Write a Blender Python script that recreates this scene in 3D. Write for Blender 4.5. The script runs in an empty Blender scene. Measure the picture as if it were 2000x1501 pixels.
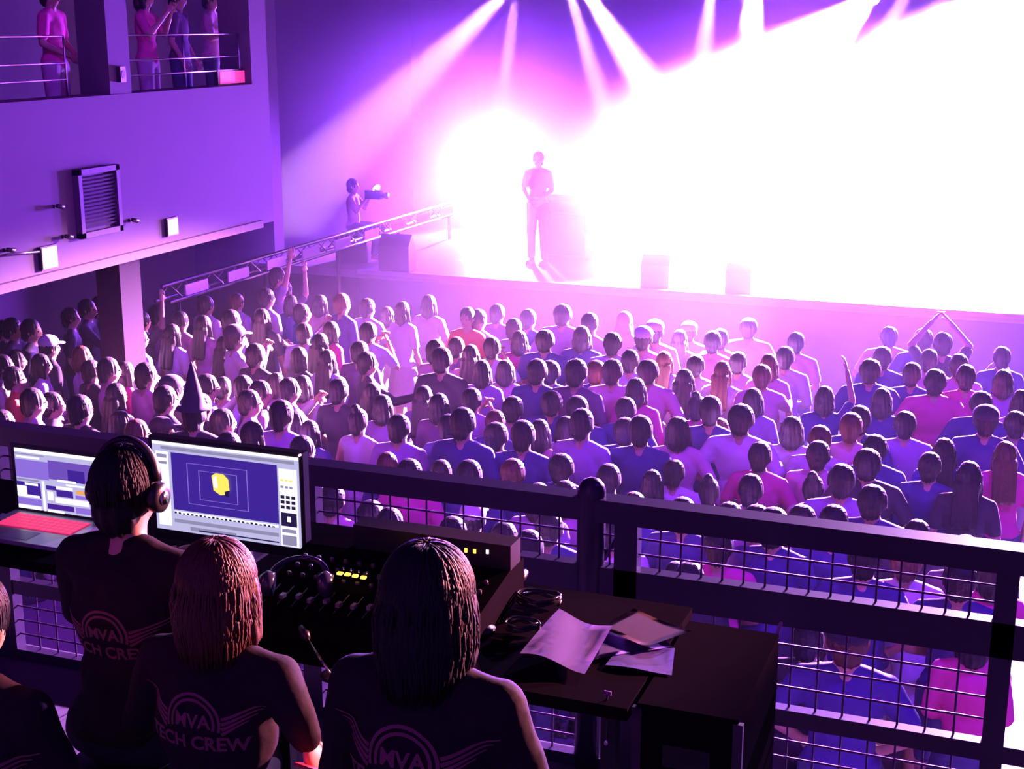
import bpy, bmesh, math, random
from mathutils import Vector, Matrix, noise
from mathutils.bvhtree import BVHTree
random.seed(7)
SC = bpy.context.scene
COL = SC.collection
PI = math.pi
R = math.radians

# ------------------------------------------------------------------ camera
F, PITCH, YAW = 2750.0, R(14.4), R(20.9)
CAMZ = 4.8
cam = bpy.data.objects.new('camera', bpy.data.cameras.new('camera')); COL.objects.link(cam)
cam.location = (0, 0, CAMZ); cam.rotation_euler = (PI/2-PITCH, 0, YAW)
cam.data.sensor_width = 36; cam.data.lens = F/2000*36; cam.data.clip_end = 200
SC.camera = cam

def ray(px, py):
    r, u = px-1000, 750.5-py
    z = -F*math.sin(PITCH)+u*math.cos(PITCH); h = F*math.cos(PITCH)+u*math.sin(PITCH)
    return Vector((-math.sin(YAW)*h+math.cos(YAW)*r, math.cos(YAW)*h+math.sin(YAW)*r, z)), h
def aty(px, py, y):
    d, _ = ray(px, py); return Vector((0, 0, CAMZ))+d*(y/d.y)
def atx(px, py, x):
    d, _ = ray(px, py); return Vector((0, 0, CAMZ))+d*(x/d.x)
def atz(px, py, z):
    d, _ = ray(px, py); return Vector((0, 0, CAMZ))+d*((z-CAMZ)/d.z)
def atd(px, py, D):                       # D = horizontal distance along the camera's heading
    d, h = ray(px, py); return Vector((0, 0, CAMZ))+d*(D/h)

# ------------------------------------------------------------------ world, exposure, lights
W = bpy.data.worlds.new('dark_hall'); SC.world = W; W.use_nodes = True
W.node_tree.nodes['Background'].inputs[0].default_value = (.22, .03, .32, 1)
W.node_tree.nodes['Background'].inputs[1].default_value = .014
vs = SC.view_settings
vs.view_transform = 'Standard'; vs.look = 'None'; vs.exposure = 0.0; vs.gamma = 1.0; vs.use_curve_mapping = False
SC.cycles.use_denoising = True
SC.cycles.use_adaptive_sampling = True; SC.cycles.adaptive_threshold = .02
SC.cycles.volume_bounces = 0
SC.cycles.max_bounces = 4; SC.cycles.diffuse_bounces = 2; SC.cycles.glossy_bounces = 2
SC.cycles.sample_clamp_indirect = 4

PUR = (.30, .06, 1.0); PNK = (.95, .42, 1.0)
def spot(name, loc, tgt, power, ang, col, blend=.5, r=.1):
    l = bpy.data.lights.new(name, 'SPOT'); l.energy = power; l.spot_size = R(ang); l.spot_blend = blend
    l.color = col; l.shadow_soft_size = r
    o = bpy.data.objects.new(name, l); COL.objects.link(o); o.location = loc
    o.rotation_euler = (Vector(tgt)-Vector(loc)).to_track_quat('-Z', 'Y').to_euler()
    return o
LAMPS = []   # (location, target, size, what) of every lamp whose fixture is built further down
def stage_lamp(loc, tgt, power, ang, col, blend=.5, r=.08, size=1.0, what='beam'):
    loc = Vector(loc); tgt = Vector(tgt); d = (tgt-loc).normalized()
    spot('stage_spot', loc+d*.22*size, tgt, power, ang, col, blend, r)
    LAMPS.append((loc, tgt, size, what))
# beams falling from the lighting bar above the frame
for (sx, sy, yy, tgt, pw, ang) in (
    (1020, -45, 21.6, aty(600, 365, 21.4), 330000, 17), (1010, -45, 21.2, aty(966, 330, 20.6), 160000, 9),
    (1105, -40, 21.6, aty(1205, 300, 20.6), 130000, 10), (1124, -45, 22.0, aty(1335, 270, 20.6), 200000, 15),
    (1395, -60, 22.0, aty(1345, 330, 20.6), 90000, 14), (1440, -60, 22.6, aty(1560, 330, 20.6), 60000, 11),
    (1800, -50, 22.0, aty(1560, 300, 20.6), 100000, 13), (1824, -45, 22.4, aty(1870, 300, 20.0), 36000, 9),
    (1985, -60, 22.0, aty(2120, 150, 20.0), 22000, 9), (1480, -60, 19.6, atz(1390, 700, 1.4), 420000, 13)):
    stage_lamp(aty(sx, sy, yy), tgt, pw, ang, PNK, .45)
# floor and mid-height lamps on stage that face the hall
for (px, py, y, pw, tx, col) in ((985, 325, 25, 40000, -6, PUR), (1215, 400, 25, 14000, -3, PUR), (1440, 320, 24.5, 22000, -3, PUR),
                        (1600, 270, 24.5, 34000, -2, PUR), (1660, 440, 24.5, 24000, 0, PUR), (1940, 400, 24.5, 30000, 2, PUR)):
    p = aty(px, py, y); stage_lamp(p, (tx, 6, 1.0), pw, 75, col, .6, .12, 1.2, 'floor')
# back lights high over the stage lip: they rim heads and shoulders
for (x, y, z, pw, ang, tx, ty, col) in ((-3.2, 26.5, 5.3, 1000000, 23, -6.8, 12.5, (1, .34, .95)), (.6, 26.5, 5.3, 1300000, 22, -6.6, 12.2, (1, .38, .88)),
                              (-.6, 26.5, 5.6, 1000000, 28, -3.4, 11.5, (.75, .28, 1)), (3, 26.5, 5.6, 650000, 29, -.4, 10.5, (.62, .22, 1)),
                              (1.5, 24.5, 8.0, 60000, 23, .8, 5.2, (.8, .4, 1))):
    stage_lamp((x, y, z), (tx, ty, .3 if ty > 6 else 3.2), pw, ang, col, 1.0, .12, 1.2, 'back')
# unseen fill spots added over the audience to tint backs and side wall purple
spot('added_hall_fill', (-3, 4, 9.5), (-4, 12.5, 1.2), 1700, 85, (.38, .025, 1), .8, .3)
spot('added_hall_fill', (4, 6, 9.5), (-1, 12, 1.2), 3600, 90, (.17, .02, 1), .8, .3)
spot('added_hall_fill', (-3.5, 11.5, 9.0), (-8.4, 8.5, 2.6), 300, 62, (.62, .05, .78), .8, .3)
# booth: a warm side lamp on the rig to the right, catching hair and shoulders of the crew
spot('booth_side_lamp', (2.4, 8.3, 4.35), (-1.5, 2.8, 3.62), 16000, 15, (1, .27, .34), .5, .05)
spot('added_booth_fill', (-2.2, 0.4, 5.6), (-1.8, 3.0, 3.2), 9, 80, (1, .12, .5), .9, .2)  # added magenta fill that lifts the blacks of the booth

# ------------------------------------------------------------------ materials
MATS = {}
def mat(name, col, rough=.7, spec=.5, metal=0, noise_s=0, noise_a=0.0, bump=0.0, emit=None, estr=0, sheen=0):
    if name in MATS: return MATS[name]
    m = bpy.data.materials.new(name); m.use_nodes = True; nt = m.node_tree; b = nt.nodes['Principled BSDF']
    b.inputs['Base Color'].default_value = (*col, 1); b.inputs['Roughness'].default_value = rough
    b.inputs['Metallic'].default_value = metal; b.inputs['Specular IOR Level'].default_value = spec
    if sheen: b.inputs['Sheen Weight'].default_value = sheen
    if noise_s:
        tc = nt.nodes.new('ShaderNodeTexCoord'); n = nt.nodes.new('ShaderNodeTexNoise'); n.inputs['Scale'].default_value = noise_s
        n.inputs['Detail'].default_value = 3
        nt.links.new(tc.outputs['Object'], n.inputs['Vector'])
        mx = nt.nodes.new('ShaderNodeMix'); mx.data_type = 'RGBA'
        mx.inputs['A'].default_value = (*[c*(1-noise_a) for c in col], 1); mx.inputs['B'].default_value = (*[min(1, c*(1+noise_a)) for c in col], 1)
        nt.links.new(n.outputs['Fac'], mx.inputs['Factor']); nt.links.new(mx.outputs['Result'], b.inputs['Base Color'])
        if bump:
            bp = nt.nodes.new('ShaderNodeBump'); bp.inputs['Strength'].default_value = bump; bp.inputs['Distance'].default_value = .01
            nt.links.new(n.outputs['Fac'], bp.inputs['Height']); nt.links.new(bp.outputs['Normal'], b.inputs['Normal'])
    if emit:
        b.inputs['Emission Color'].default_value = (*emit, 1); b.inputs['Emission Strength'].default_value = estr
    MATS[name] = m; return m
def emat(name, col, s): return mat(name, (.02, .02, .02), .5, emit=col, estr=s)
skin = mat('skin', (.55, .33, .25), .5, noise_s=30, noise_a=.08)
eye_m = mat('eye_dark', (.02, .015, .015), .2)
hair_m = mat('hair_black', (.008, .005, .012), .55, .22, noise_s=60, noise_a=.3, bump=.3)
hair_b = mat('hair_brown', (.065, .022, .014), .5, .4, noise_s=60, noise_a=.3, bump=.3)
TOPS = {
 'W': ('white', mat('cloth_white', (.86, .82, .84), .85, noise_s=8, noise_a=.05)),
 'C': ('cream', mat('cloth_cream', (.80, .72, .60), .85, noise_s=8, noise_a=.05)),
 'P': ('pale pink', mat('cloth_pale_pink', (.82, .50, .60), .85, noise_s=8, noise_a=.06)),
 'M': ('magenta', mat('cloth_magenta', (.85, .08, .38), .85, noise_s=8, noise_a=.06)),
 'K': ('black', mat('cloth_black', (.014, .009, .030), .85, noise_s=8, noise_a=.2)),
 'N': ('dark navy', mat('cloth_navy', (.045, .028, .20), .8, noise_s=8, noise_a=.15)),
 'G': ('dusky purple', mat('cloth_dusky', (.13, .06, .16), .85, noise_s=8, noise_a=.15)),
 'L': ('lilac', mat('cloth_lilac', (.45, .28, .58), .85, noise_s=8, noise_a=.08)),
 'B': ('blue', mat('cloth_blue', (.08, .20, .45), .85, noise_s=8, noise_a=.1)),
 'R': ('orange-red', mat('cloth_red', (.75, .16, .08), .85, noise_s=8, noise_a=.1)),
}
def striped():
    m = mat('cloth_striped', (.8, .75, .8), .85); nt = m.node_tree; b = nt.nodes['Principled BSDF']
    tc = nt.nodes.new('ShaderNodeTexCoord'); w = nt.nodes.new('ShaderNodeTexWave'); w.bands_direction = 'X'; w.inputs['Scale'].default_value = 9
    w.inputs['Distortion'].default_value = .6
    rp = nt.nodes.new('ShaderNodeValToRGB'); rp.color_ramp.elements[0].color = (.12, .06, .16, 1); rp.color_ramp.elements[0].position = .4
    rp.color_ramp.elements[1].color = (.85, .8, .85, 1); rp.color_ramp.elements[1].position = .5
    nt.links.new(tc.outputs['Object'], w.inputs['Vector']); nt.links.new(w.outputs['Fac'], rp.inputs['Fac']); nt.links.new(rp.outputs['Color'], b.inputs['Base Color'])
    return m
TOPS['S'] = ('striped', striped())
denim = mat('denim', (.05, .06, .14), .85, noise_s=20, noise_a=.2)
chino = mat('chino_pale', (.6, .5, .52), .85, noise_s=20, noise_a=.08)
black_c = TOPS['K'][1]
shoe_m = mat('shoe_rubber', (.05, .05, .06), .5)
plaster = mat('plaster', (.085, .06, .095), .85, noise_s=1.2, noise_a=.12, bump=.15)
darkwall = mat('dark_wall', (.07, .045, .08), .9, noise_s=1.5, noise_a=.2, bump=.1)
floor_m = mat('hall_floor', (.30, .25, .32), .45, noise_s=1.5, noise_a=.2)
stage_m = mat('stage_deck', (.30, .26, .32), .35, noise_s=2, noise_a=.15)
stage_f = mat('stage_skirt', (.05, .04, .08), .9, noise_s=3, noise_a=.2)
blackp = mat('black_paint', (.012, .010, .014), .45, noise_s=12, noise_a=.2)
blackm = mat('black_plastic', (.015, .014, .018), .35)
steel = mat('steel', (.55, .5, .55), .3, metal=1)
chrome = mat('chrome', (.8, .8, .8), .15, metal=1)
rail_m = mat('rail_paint', (.035, .02, .05), .32, .6, noise_s=10, noise_a=.2)
desk_m = mat('desk_black', (.007, .005, .008), 1.0, 0, noise_s=6, noise_a=.2)
paper = mat('paper', (.13, .07, .26), .8, noise_s=9, noise_a=.08)

# ------------------------------------------------------------------ mesh helpers
def setp(o, label=None, cat=None, group=None, kind=None):
    if label: o['label'] = label
    if cat: o['category'] = cat
    if group: o['group'] = group
    if kind: o['kind'] = kind
    return o
def link(name, me, parent=None, loc=None, rz=None):
    o = bpy.data.objects.new(name, me); COL.objects.link(o)
    if parent is not None: o.parent = parent
    if loc is not None: o.location = loc
    if rz is not None: o.rotation_euler = (0, 0, rz)
    return o
def empty(name, loc, rz=0, label=None, cat=None, group=None):
    return setp(link(name, None, None, loc, rz), label, cat, group)
def mesh_from(bm, name, mats, smooth=False, bevel=0):
    if bevel:
        bmesh.ops.bevel(bm, geom=[e for e in bm.edges if e.calc_face_angle(0) > .6], offset=bevel, segments=2, affect='EDGES', clamp_overlap=True)
    bmesh.ops.recalc_face_normals(bm, faces=bm.faces)
    me = bpy.data.meshes.new(name); bm.to_mesh(me); bm.free()
    for m in (mats if isinstance(mats, (list, tuple)) else [mats]): me.materials.append(m)
    if smooth: me.polygons.foreach_set('use_smooth', [True]*len(me.polygons))
    return me
def box(bm, lo, hi, mi=0):
    v = [bm.verts.new((x, y, z)) for x in (lo[0], hi[0]) for y in (lo[1], hi[1]) for z in (lo[2], hi[2])]
    for f in ((0, 1, 3, 2), (4, 6, 7, 5), (0, 4, 5, 1), (2, 3, 7, 6), (0, 2, 6, 4), (1, 5, 7, 3)):
        fc = bm.faces.new([v[i] for i in f]); fc.material_index = mi
    return v
def frame(d):
    d = d.normalized(); a = Vector((0, 0, 1)) if abs(d.z) < .9 else Vector((0, 1, 0))
    x = d.cross(a).normalized(); return x, x.cross(d).normalized()
def tube(bm, pts, rad, seg=8, mi=0, flat=1.0, cap=True):
    pts = [Vector(p) for p in pts]; n = len(pts)
    if not isinstance(rad, (list, tuple)): rad = [rad]*n
    rings = []; px = None
    for i, p in enumerate(pts):
        d = (pts[min(i+1, n-1)]-pts[max(i-1, 0)])
        x, y = frame(d)
        if px is not None:
            dn = d.normalized(); x = (px-dn*px.dot(dn)); x = x.normalized() if x.length > 1e-6 else frame(d)[0]; y = x.cross(dn).normalized()
        px = x
        rings.append([bm.verts.new(p+x*math.cos(2*PI*k/seg)*rad[i]+y*math.sin(2*PI*k/seg)*rad[i]*flat) for k in range(seg)])
    for i in range(n-1):
        for k in range(seg):
            f = bm.faces.new((rings[i][k], rings[i][(k+1) % seg], rings[i+1][(k+1) % seg], rings[i+1][k])); f.material_index = mi
    if cap:
        bm.faces.new(rings[0][::-1]).material_index = mi; bm.faces.new(rings[-1]).material_index = mi
def capsule(bm, a, b, r0, r1, seg=12, flat=1.0):
    a, b = Vector(a), Vector(b); d = (b-a).normalized(); pts, rad = [], []
    for t in (85, 60, 35, 12): pts.append(a-d*r0*math.sin(R(t))); rad.append(r0*math.cos(R(t)))
    pts.append(a); rad.append(r0); pts.append(b); rad.append(r1)
    for t in (12, 35, 60, 85): pts.append(b+d*r1*math.sin(R(t))); rad.append(r1*math.cos(R(t)))
    x, y = frame(d); rings = [[bm.verts.new(p+x*math.cos(2*PI*k/seg)*q+y*math.sin(2*PI*k/seg)*q*flat) for k in range(seg)] for p, q in zip(pts, rad)]
    for i in range(len(rings)-1):
        for k in range(seg): bm.faces.new((rings[i][k], rings[i][(k+1) % seg], rings[i+1][(k+1) % seg], rings[i+1][k]))
    bm.faces.new(rings[0][::-1]); bm.faces.new(rings[-1])
def ell(bm, c, r, seg=16, rot=None, mi=0):
    M = Matrix.Translation(c) @ (rot if rot else Matrix.Identity(4)) @ Matrix.Diagonal((*r, 1))
    g = bmesh.ops.create_uvsphere(bm, u_segments=seg, v_segments=max(6, seg*2//3), radius=1, matrix=M)
    if mi:
        for v in g['verts']:
            for f in v.link_faces: f.material_index = mi
def lathe(bm, prof, seg=16, c=(0, 0, 0), mi=0):
    c = Vector(c); rings = [[bm.verts.new(c+Vector((r*math.cos(2*PI*k/seg), r*math.sin(2*PI*k/seg), z))) for k in range(seg)] for r, z in prof]
    for i in range(len(rings)-1):
        for k in range(seg): bm.faces.new((rings[i][k], rings[i][(k+1) % seg], rings[i+1][(k+1) % seg], rings[i+1][k])).material_index = mi
    bm.faces.new(rings[0][::-1]).material_index = mi; bm.faces.new(rings[-1]).material_index = mi
def remesh(bm, voxel, smooth=3, fac=.5):
    """one continuous skin over the joined shapes; returns a fresh bmesh"""
    me = bpy.data.meshes.new('tmp'); bm.to_mesh(me); bm.free()
    o = bpy.data.objects.new('tmp', me); COL.objects.link(o)
    m = o.modifiers.new('r', 'REMESH'); m.mode = 'VOXEL'; m.voxel_size = voxel
    if smooth: s = o.modifiers.new('s', 'SMOOTH'); s.factor = fac; s.iterations = smooth
    dg = bpy.context.evaluated_depsgraph_get(); dg.update()
    e = bpy.data.meshes.new_from_object(o.evaluated_get(dg))
    out = bmesh.new(); out.from_mesh(e)
    bpy.data.objects.remove(o); bpy.data.meshes.remove(me); bpy.data.meshes.remove(e)
    return out
def boxes_obj(name, parts, m, parent=None, bevel=0, loc=None, rz=None):
    bm = bmesh.new()
    for lo, hi in parts: box(bm, lo, hi)
    return link(name, mesh_from(bm, name, m, bevel=bevel), parent, loc, rz)

# ------------------------------------------------------------------ the hall
def struct(name, parts, m, bevel=0):
    o = boxes_obj(name, parts, m, bevel=bevel); o['kind'] = 'structure'; return o
FX = -8.4                                    # inner face of the side balcony
FY = 13.9                                    # its stage end
struct('floor', [((-13, -2, -.2), (12, 30, 0))], floor_m)
struct('wall_left', [((-13.2, -2, 0), (-13, 30, 12))], darkwall)
struct('wall_back', [((-13.2, 28, 0), (12, 28.3, 12))], darkwall)
struct('wall_right', [((12, -2, 0), (12.3, 30, 12))], darkwall)
struct('ceiling', [((-13.2, -2, 12), (12.3, 30, 12.2))], darkwall)
struct('wall_rear', [((-13.2, -2.2, 0), (12.3, -2, 12))], darkwall)
struct('stage_floor', [((-11.5, 18.75, 1.08), (9.5, 28, 1.2))], stage_m, .01)
struct('stage_wall', [((-9.62, 18.8, 0), (9.5, 18.9, 1.08)), ((-9.7, 18.9, 0), (-9.6, 28, 1.08))], stage_f)
# side balcony: solid fascia below two openings with a pier between them
zb = atx(0, 565, FX).z; zp = atx(0, 208, FX).z
p1, p2 = atx(210, 150, FX).y, atx(252, 150, FX).y
struct('wall_balcony', [((FX-.25, -2, zb+.05), (FX, FY, zp))], plaster, .01)
struct('trim_1', [((FX-.3, -2, zb-.03), (FX+.05, FY+.03, zb+.05))], plaster, .015)       # ledge along the foot of the fascia
struct('trim_2', [((FX-.3, -2, zp), (FX+.03, FY, zp+.03))], plaster, .01)
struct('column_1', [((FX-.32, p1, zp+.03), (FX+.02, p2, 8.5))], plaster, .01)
struct('column_3', [((FX-.3, p1, 0), (FX-.02, p2, zb-.03))], mat('column_shaded', (.010, .006, .014), .95, .1), .01)  # lower length of the same column, colour darkened to stand in for weaker light
struct('column_2', [((FX-.4, FY, zb), (FX, FY+.35, 8.5))], plaster, .01)
struct('floor_balcony', [((-13, -2, 3.35), (FX-.25, FY, 3.5))], darkwall)
struct('wall_balcony_inner', [((-11.2, -2, 3.5), (-11.0, FY, 8.5))], darkwall)
struct('wall_proscenium', [((-13, 19.5, 0), (-11.5, 19.8, 12))], darkwall)
# floor boards of the stage lip seen edge on: a pale nosing
setp(boxes_obj('trim_3', [((-9.62, 18.68, 1.15), (9.5, 18.75, 1.215))], mat('nosing', (.45, .35, .5), .4)), kind='structure')

# balcony railings (three bars and slim uprights)
def balcony_rail(y0, y1, label):
    t = empty('balcony_railing', (FX-.12, (y0+y1)/2, zp+.03), 0, label, 'railing', 'side balcony railings')
    zz = [atx(0, y, FX-.12).z-(zp+.03) for y in (72, 128, 162)]
    for z in zz:
        bm = bmesh.new(); tube(bm, [(0, y0-(y0+y1)/2, z), (0, y1-(y0+y1)/2, z)], .008, 8); link('bar', mesh_from(bm, 'bar', steel, True), t)
    n = max(2, int((y1-y0)/.9))
    for i in range(n+1):
        y = y0+(y1-y0)*i/n-(y0+y1)/2
        bm = bmesh.new(); tube(bm, [(0, y, 0), (0, y, zz[0])], .011, 6); link('upright', mesh_from(bm, 'upright', steel, True), t)
balcony_rail(5.0, p1-.45, 'thin steel railing with three bars in the first balcony opening')
balcony_rail(p2+.05, FY-.05, 'thin steel railing behind the pier, beside the glowing pink sign')

# ------------------------------------------------------------------ people
def limb(bm, pts, rad, seg=12):
    for i in range(len(pts)-1): capsule(bm, pts[i], pts[i+1], rad[i], rad[i+1], seg)
def V(x, y, z): return Vector((x, y, z))
ARMS = {  # pose -> (left elbow, left wrist, right elbow, right wrist) for a 1.70 m figure facing +Y; left is -X
 'd': ((-.235, -.02, 1.13), (-.215, .10, .91), (.235, -.02, 1.13), (.215, .10, .91)),
 'k': ((-.225, .00, 1.13), (-.06, .20, 1.02), (.225, .00, 1.13), (.06, .20, 1.00)),
 'c': ((-.225, .05, 1.15), (-.05, .29, 1.24), (.225, .05, 1.15), (.05, .29, 1.24)),
 'x': ((-.27, .02, 1.15), (.03, .17, 1.15), (.27, .02, 1.15), (-.03, .18, 1.12)),
 'f': ((-.24, .12, 1.20), (-.06, .27, 1.44), (.24, .12, 1.20), (.06, .27, 1.44)),
 'r': ((-.23, -.01, 1.13), (-.17, .14, .94), (.27, .08, 1.56), (.20, .14, 1.83)),
 'q': ((-.27, .08, 1.56), (-.20, .14, 1.83), (.23, -.01, 1.13), (.17, .14, .94)),
 'e': ((-.23, -.01, 1.13), (-.17, .14, .94), (.23, .18, 1.23), (.22, .44, 1.26)),
 'u': ((-.26, .10, 1.55), (-.08, .16, 1.78), (.26, .10, 1.55), (.08, .16, 1.78)),
 'w': ((-.29, -.05, 1.15), (-.14, .05, .98), (.29, -.05, 1.15), (.14, .05, .98)),
}
def hand(bm, wrist, elbow, side, curl=.5, mi=0):
    w, e = Vector(wrist), Vector(elbow); d = (w-e).normalized()
    inward = V(-side, 0, 0); n = (inward-d*inward.dot(d)); n = n.normalized() if n.length > .1 else V(0, 0, -1)   # palm side
    s = d.cross(n).normalized()                                                                              # across the knuckles
    if s.dot(V(0, 1, .3)) < 0: s = -s
    pc = w+d*.045
    M = Matrix(((s.x, d.x, n.x, pc.x), (s.y, d.y, n.y, pc.y), (s.z, d.z, n.z, pc.z), (0, 0, 0, 1)))
    ell(bm, (0, 0, 0), (1, 1, 1), 10, M @ Matrix.Diagonal((.038, .052, .015, 1)), mi)
    for k, (off, ln) in enumerate(((.027, .066), (.009, .075), (-.010, .070), (-.027, .055))):
        a = w+d*.082+s*off; d1 = (d+n*.25*curl).normalized(); b = a+d1*ln*.5; d2 = (d+n*1.2*curl).normalized(); c = b+d2*ln*.3
        d3 = (d+n*2.2*curl).normalized(); tube(bm, [a, b, c, c+d3*ln*.25], [.0085, .008, .0072, .005], 6, mi)
    a = w+d*.025+s*.03; b = a+(s*.6+d*.7+n*.3).normalized()*.034; tube(bm, [a, b, b+(d+n*.4).normalized()*.03], [.011, .0095, .006], 6, mi)
SEATSHIFT = -.83
def joints(pose, seated=False, lean=0.0, arms=None):
    dz = SEATSHIFT if seated else 0
    T = lambda p: V(p[0], p[1]+lean*max(0, p[2]-.95), p[2]+dz)
    A = arms if arms else [T(p) for p in ARMS[pose]]
    J = dict(T=T, arms=[Vector(a) for a in A], sh=[T((-.165, 0, 1.385)), T((.165, 0, 1.385))])
    if seated: J['legs'] = [[V(s*.09, 0, .09), V(s*.13, .42, .085), V(s*.13, .36, -.34)] for s in (-1, 1)]
    else: J['legs'] = [[V(s*.085, 0, .90), V(s*.10, .012, .48), V(s*.105, -.012, .09)] for s in (-1, 1)]
    J['seated'] = seated
    return J
def torso(bm, J, g=0.0, neck=True, pelvis=True):
    T = J['T']
    ell(bm, T((0, -.005, 1.255)), (.152+g, .098+g, .19)); ell(bm, T((0, 0, 1.06)), (.128+g, .088+g, .15))
    ell(bm, T((0, -.045, 1.32)), (.12+g, .06+g, .10))
    capsule(bm, T((-.135, -.005, 1.378)), T((.135, -.005, 1.378)), .052+g, .052+g)
    for s in (-1, 1): capsule(bm, T((s*.02, -.01, 1.445)), T((s*.145, -.005, 1.395)), .036+g*.6, .045+g*.8)
    if pelvis: ell(bm, T((0, -.01, .945)), (.155+g, .108+g, .125))
def body_bm(J, voxel=.017):
    bm = bmesh.new(); T = J['T']; torso(bm, J)
    capsule(bm, T((0, -.01, 1.40)), T((0, .008, 1.53)), .054, .05)
    ell(bm, T((0, -.006, 1.602)), (.073, .090, .097)); ell(bm, T((0, .034, 1.548)), (.054, .057, .068))
    ell(bm, T((0, .042, 1.508)), (.030, .036, .024)); capsule(bm, T((0, .088, 1.588)), T((0, .104, 1.560)), .010, .014)
    for s in (-1, 1):
        ell(bm, T((s*.078, 0, 1.572)), (.012, .02, .032)); capsule(bm, T((s*.012, .082, 1.607)), T((s*.045, .070, 1.603)), .012, .010)
    for i, s in ((0, -1), (1, 1)):
        limb(bm, [J['sh'][i], J['arms'][i*2], J['arms'][i*2+1]], [.050, .037, .026])
        h, k, a = J['legs'][i]; limb(bm, [h, k, a], [.085, .058, .040])
        capsule(bm, a+V(0, -.02, -.045), a+V(s*.01, .13, -.055), .036, .028)
    bm = remesh(bm, voxel)
    for i, s in ((0, -1), (1, 1)): hand(bm, J['arms'][i*2+1], J['arms'][i*2], s)
    for s in (-1, 1): ell(bm, T((s*.030, .078, 1.586)), (.014, .010, .007), 8, None, 1)
    ell(bm, T((0, .092, 1.533)), (.022, .008, .006), 8, None, 2)
    return bm
lip_m = mat('lips', (.42, .12, .12), .4)
def body_mesh(J, voxel=.017): return mesh_from(body_bm(J, voxel), 'body', [skin, eye_m, lip_m], True)
def folds(bm, amp=.006, f=9):
    for v in bm.verts:
        n = noise.noise(v.co*f)+.5*noise.noise(v.co*f*2.3+V(3, 1, 2)); v.co += v.normal*n*amp
def top_mesh(J, kind, voxel=.017, amp=.006):
    bm = bmesh.new(); T = J['T']; g = .013
    torso(bm, J, g)
    if kind == 'tank':
        pass
    else:
        for i in (0, 1):
            s, e, w = J['sh'][i], J['arms'][i*2], J['arms'][i*2+1]
            if kind == 'tee': capsule(bm, s, s.lerp(e, .72), .060, .056)
            else: limb(bm, [s, e, e.lerp(w, .88)], [.062, .050, .040])
    ell(bm, T((0, -.01, .95)), (.168, .12, .11))
    bm = remesh(bm, voxel)
    folds(bm, amp); bm.normal_update()
    return mesh_from(bm, 'top', TOPS['W'][1], True)
def trousers_mesh(J, kind='long', voxel=.017):
    bm = bmesh.new(); T = J['T']
    ell(bm, T((0, -.012, .93)), (.163, .118, .115))
    for i in (0, 1):
        h, k, a = J['legs'][i]
        limb(bm, [h, k], [.098, .070])
        if kind == 'long': limb(bm, [k, k.lerp(a, .93)], [.070, .056])
    bm = remesh(bm, voxel); folds(bm, .005); return mesh_from(bm, 'trousers', denim, True)
def skirt_mesh():
    bm = bmesh.new(); seg = 28; rings = []
    for z, r in ((1.0, .135), (.93, .172), (.78, .20), (.6, .235), (.46, .26)):
        rings.append([bm.verts.new(((r+.012*math.sin(k*2*PI/seg*7)*(1.02-z)*2)*math.cos(2*PI*k/seg), (r*.78+.012*math.sin(k*2*PI/seg*7)*(1.02-z)*2)*math.sin(2*PI*k/seg), z)) for k in range(seg)])
    for i in range(4):
        for k in range(seg): bm.faces.new((rings[i][k], rings[i][(k+1) % seg], rings[i+1][(k+1) % seg], rings[i+1][k]))
    bm.faces.new(rings[0]); return mesh_from(bm, 'skirt', black_c, True)
def shoe_mesh(s):
    bm = bmesh.new(); capsule(bm, (s*.105, -.045, .045), (s*.112, .125, .038), .046, .038, 10); box(bm, (s*.108-.042, -.09, 0), (s*.108+.042, .165, .022))
    ell(bm, (s*.105, -.03, .08), (.045, .05, .05)); bm = remesh(bm, .012); return mesh_from(bm, 'shoe', shoe_m, True)
def groove(bm, c, amp=.004, k=16):
    for v in bm.verts:
        d = v.co-c; a = math.atan2(d.x, d.y); n = noise.noise(V(d.x*9, d.y*9, d.z*3))
        v.co += v.normal*(amp*math.sin(a*k+n*5)+amp*.8*n)
def hair_bm(kind, T, voxel=.013):
    bm = bmesh.new(); c = T((0, -.016, 1.612))
    ell(bm, c, (.086, .097, .104)); ell(bm, T((0, -.055, 1.548)), (.066, .052, .075))
    for s in (-1, 1): ell(bm, T((s*.066, -.012, 1.592)), (.022, .045, .05))
    if kind in 'blh':
        ell(bm, T((0, -.05, 1.53)), (.095, .070, .105))
        for s in (-1, 1): capsule(bm, T((s*.070, .005, 1.60)), T((s*.080, .018, 1.47)), .030, .026)
    if kind == 'l':
        for x in (-.055, -.02, .02, .055): capsule(bm, T((x, -.075, 1.55)), T((x*1.25, -.130, 1.24)), .045, .028)
    if kind == 'p':
        limb(bm, [T((0, -.09, 1.64)), T((0, -.145, 1.60)), T((0, -.155, 1.46)), T((0, -.14, 1.33))], [.03, .034, .034, .012])
    if kind == 'u': ell(bm, T((0, -.055, 1.725)), (.042, .042, .038))
    if kind == 'h':
        for s in (-1, 1): capsule(bm, T((s*.05, -.03, 1.50)), T((s*.10, -.03, 1.40)), .06, .06)
        ell(bm, T((0, -.06, 1.44)), (.13, .08, .10)); ell(bm, T((0, 0, 1.63)), (.09, .105, .10))
    bm = remesh(bm, voxel, 2); bm.normal_update()
    if kind != 'h': groove(bm, c)
    return bm
IDT = lambda p: V(*p)
HAIR = {k: mesh_from(hair_bm(k, IDT), 'hair', hair_m, True) for k in 'sblpuh'}
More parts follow.
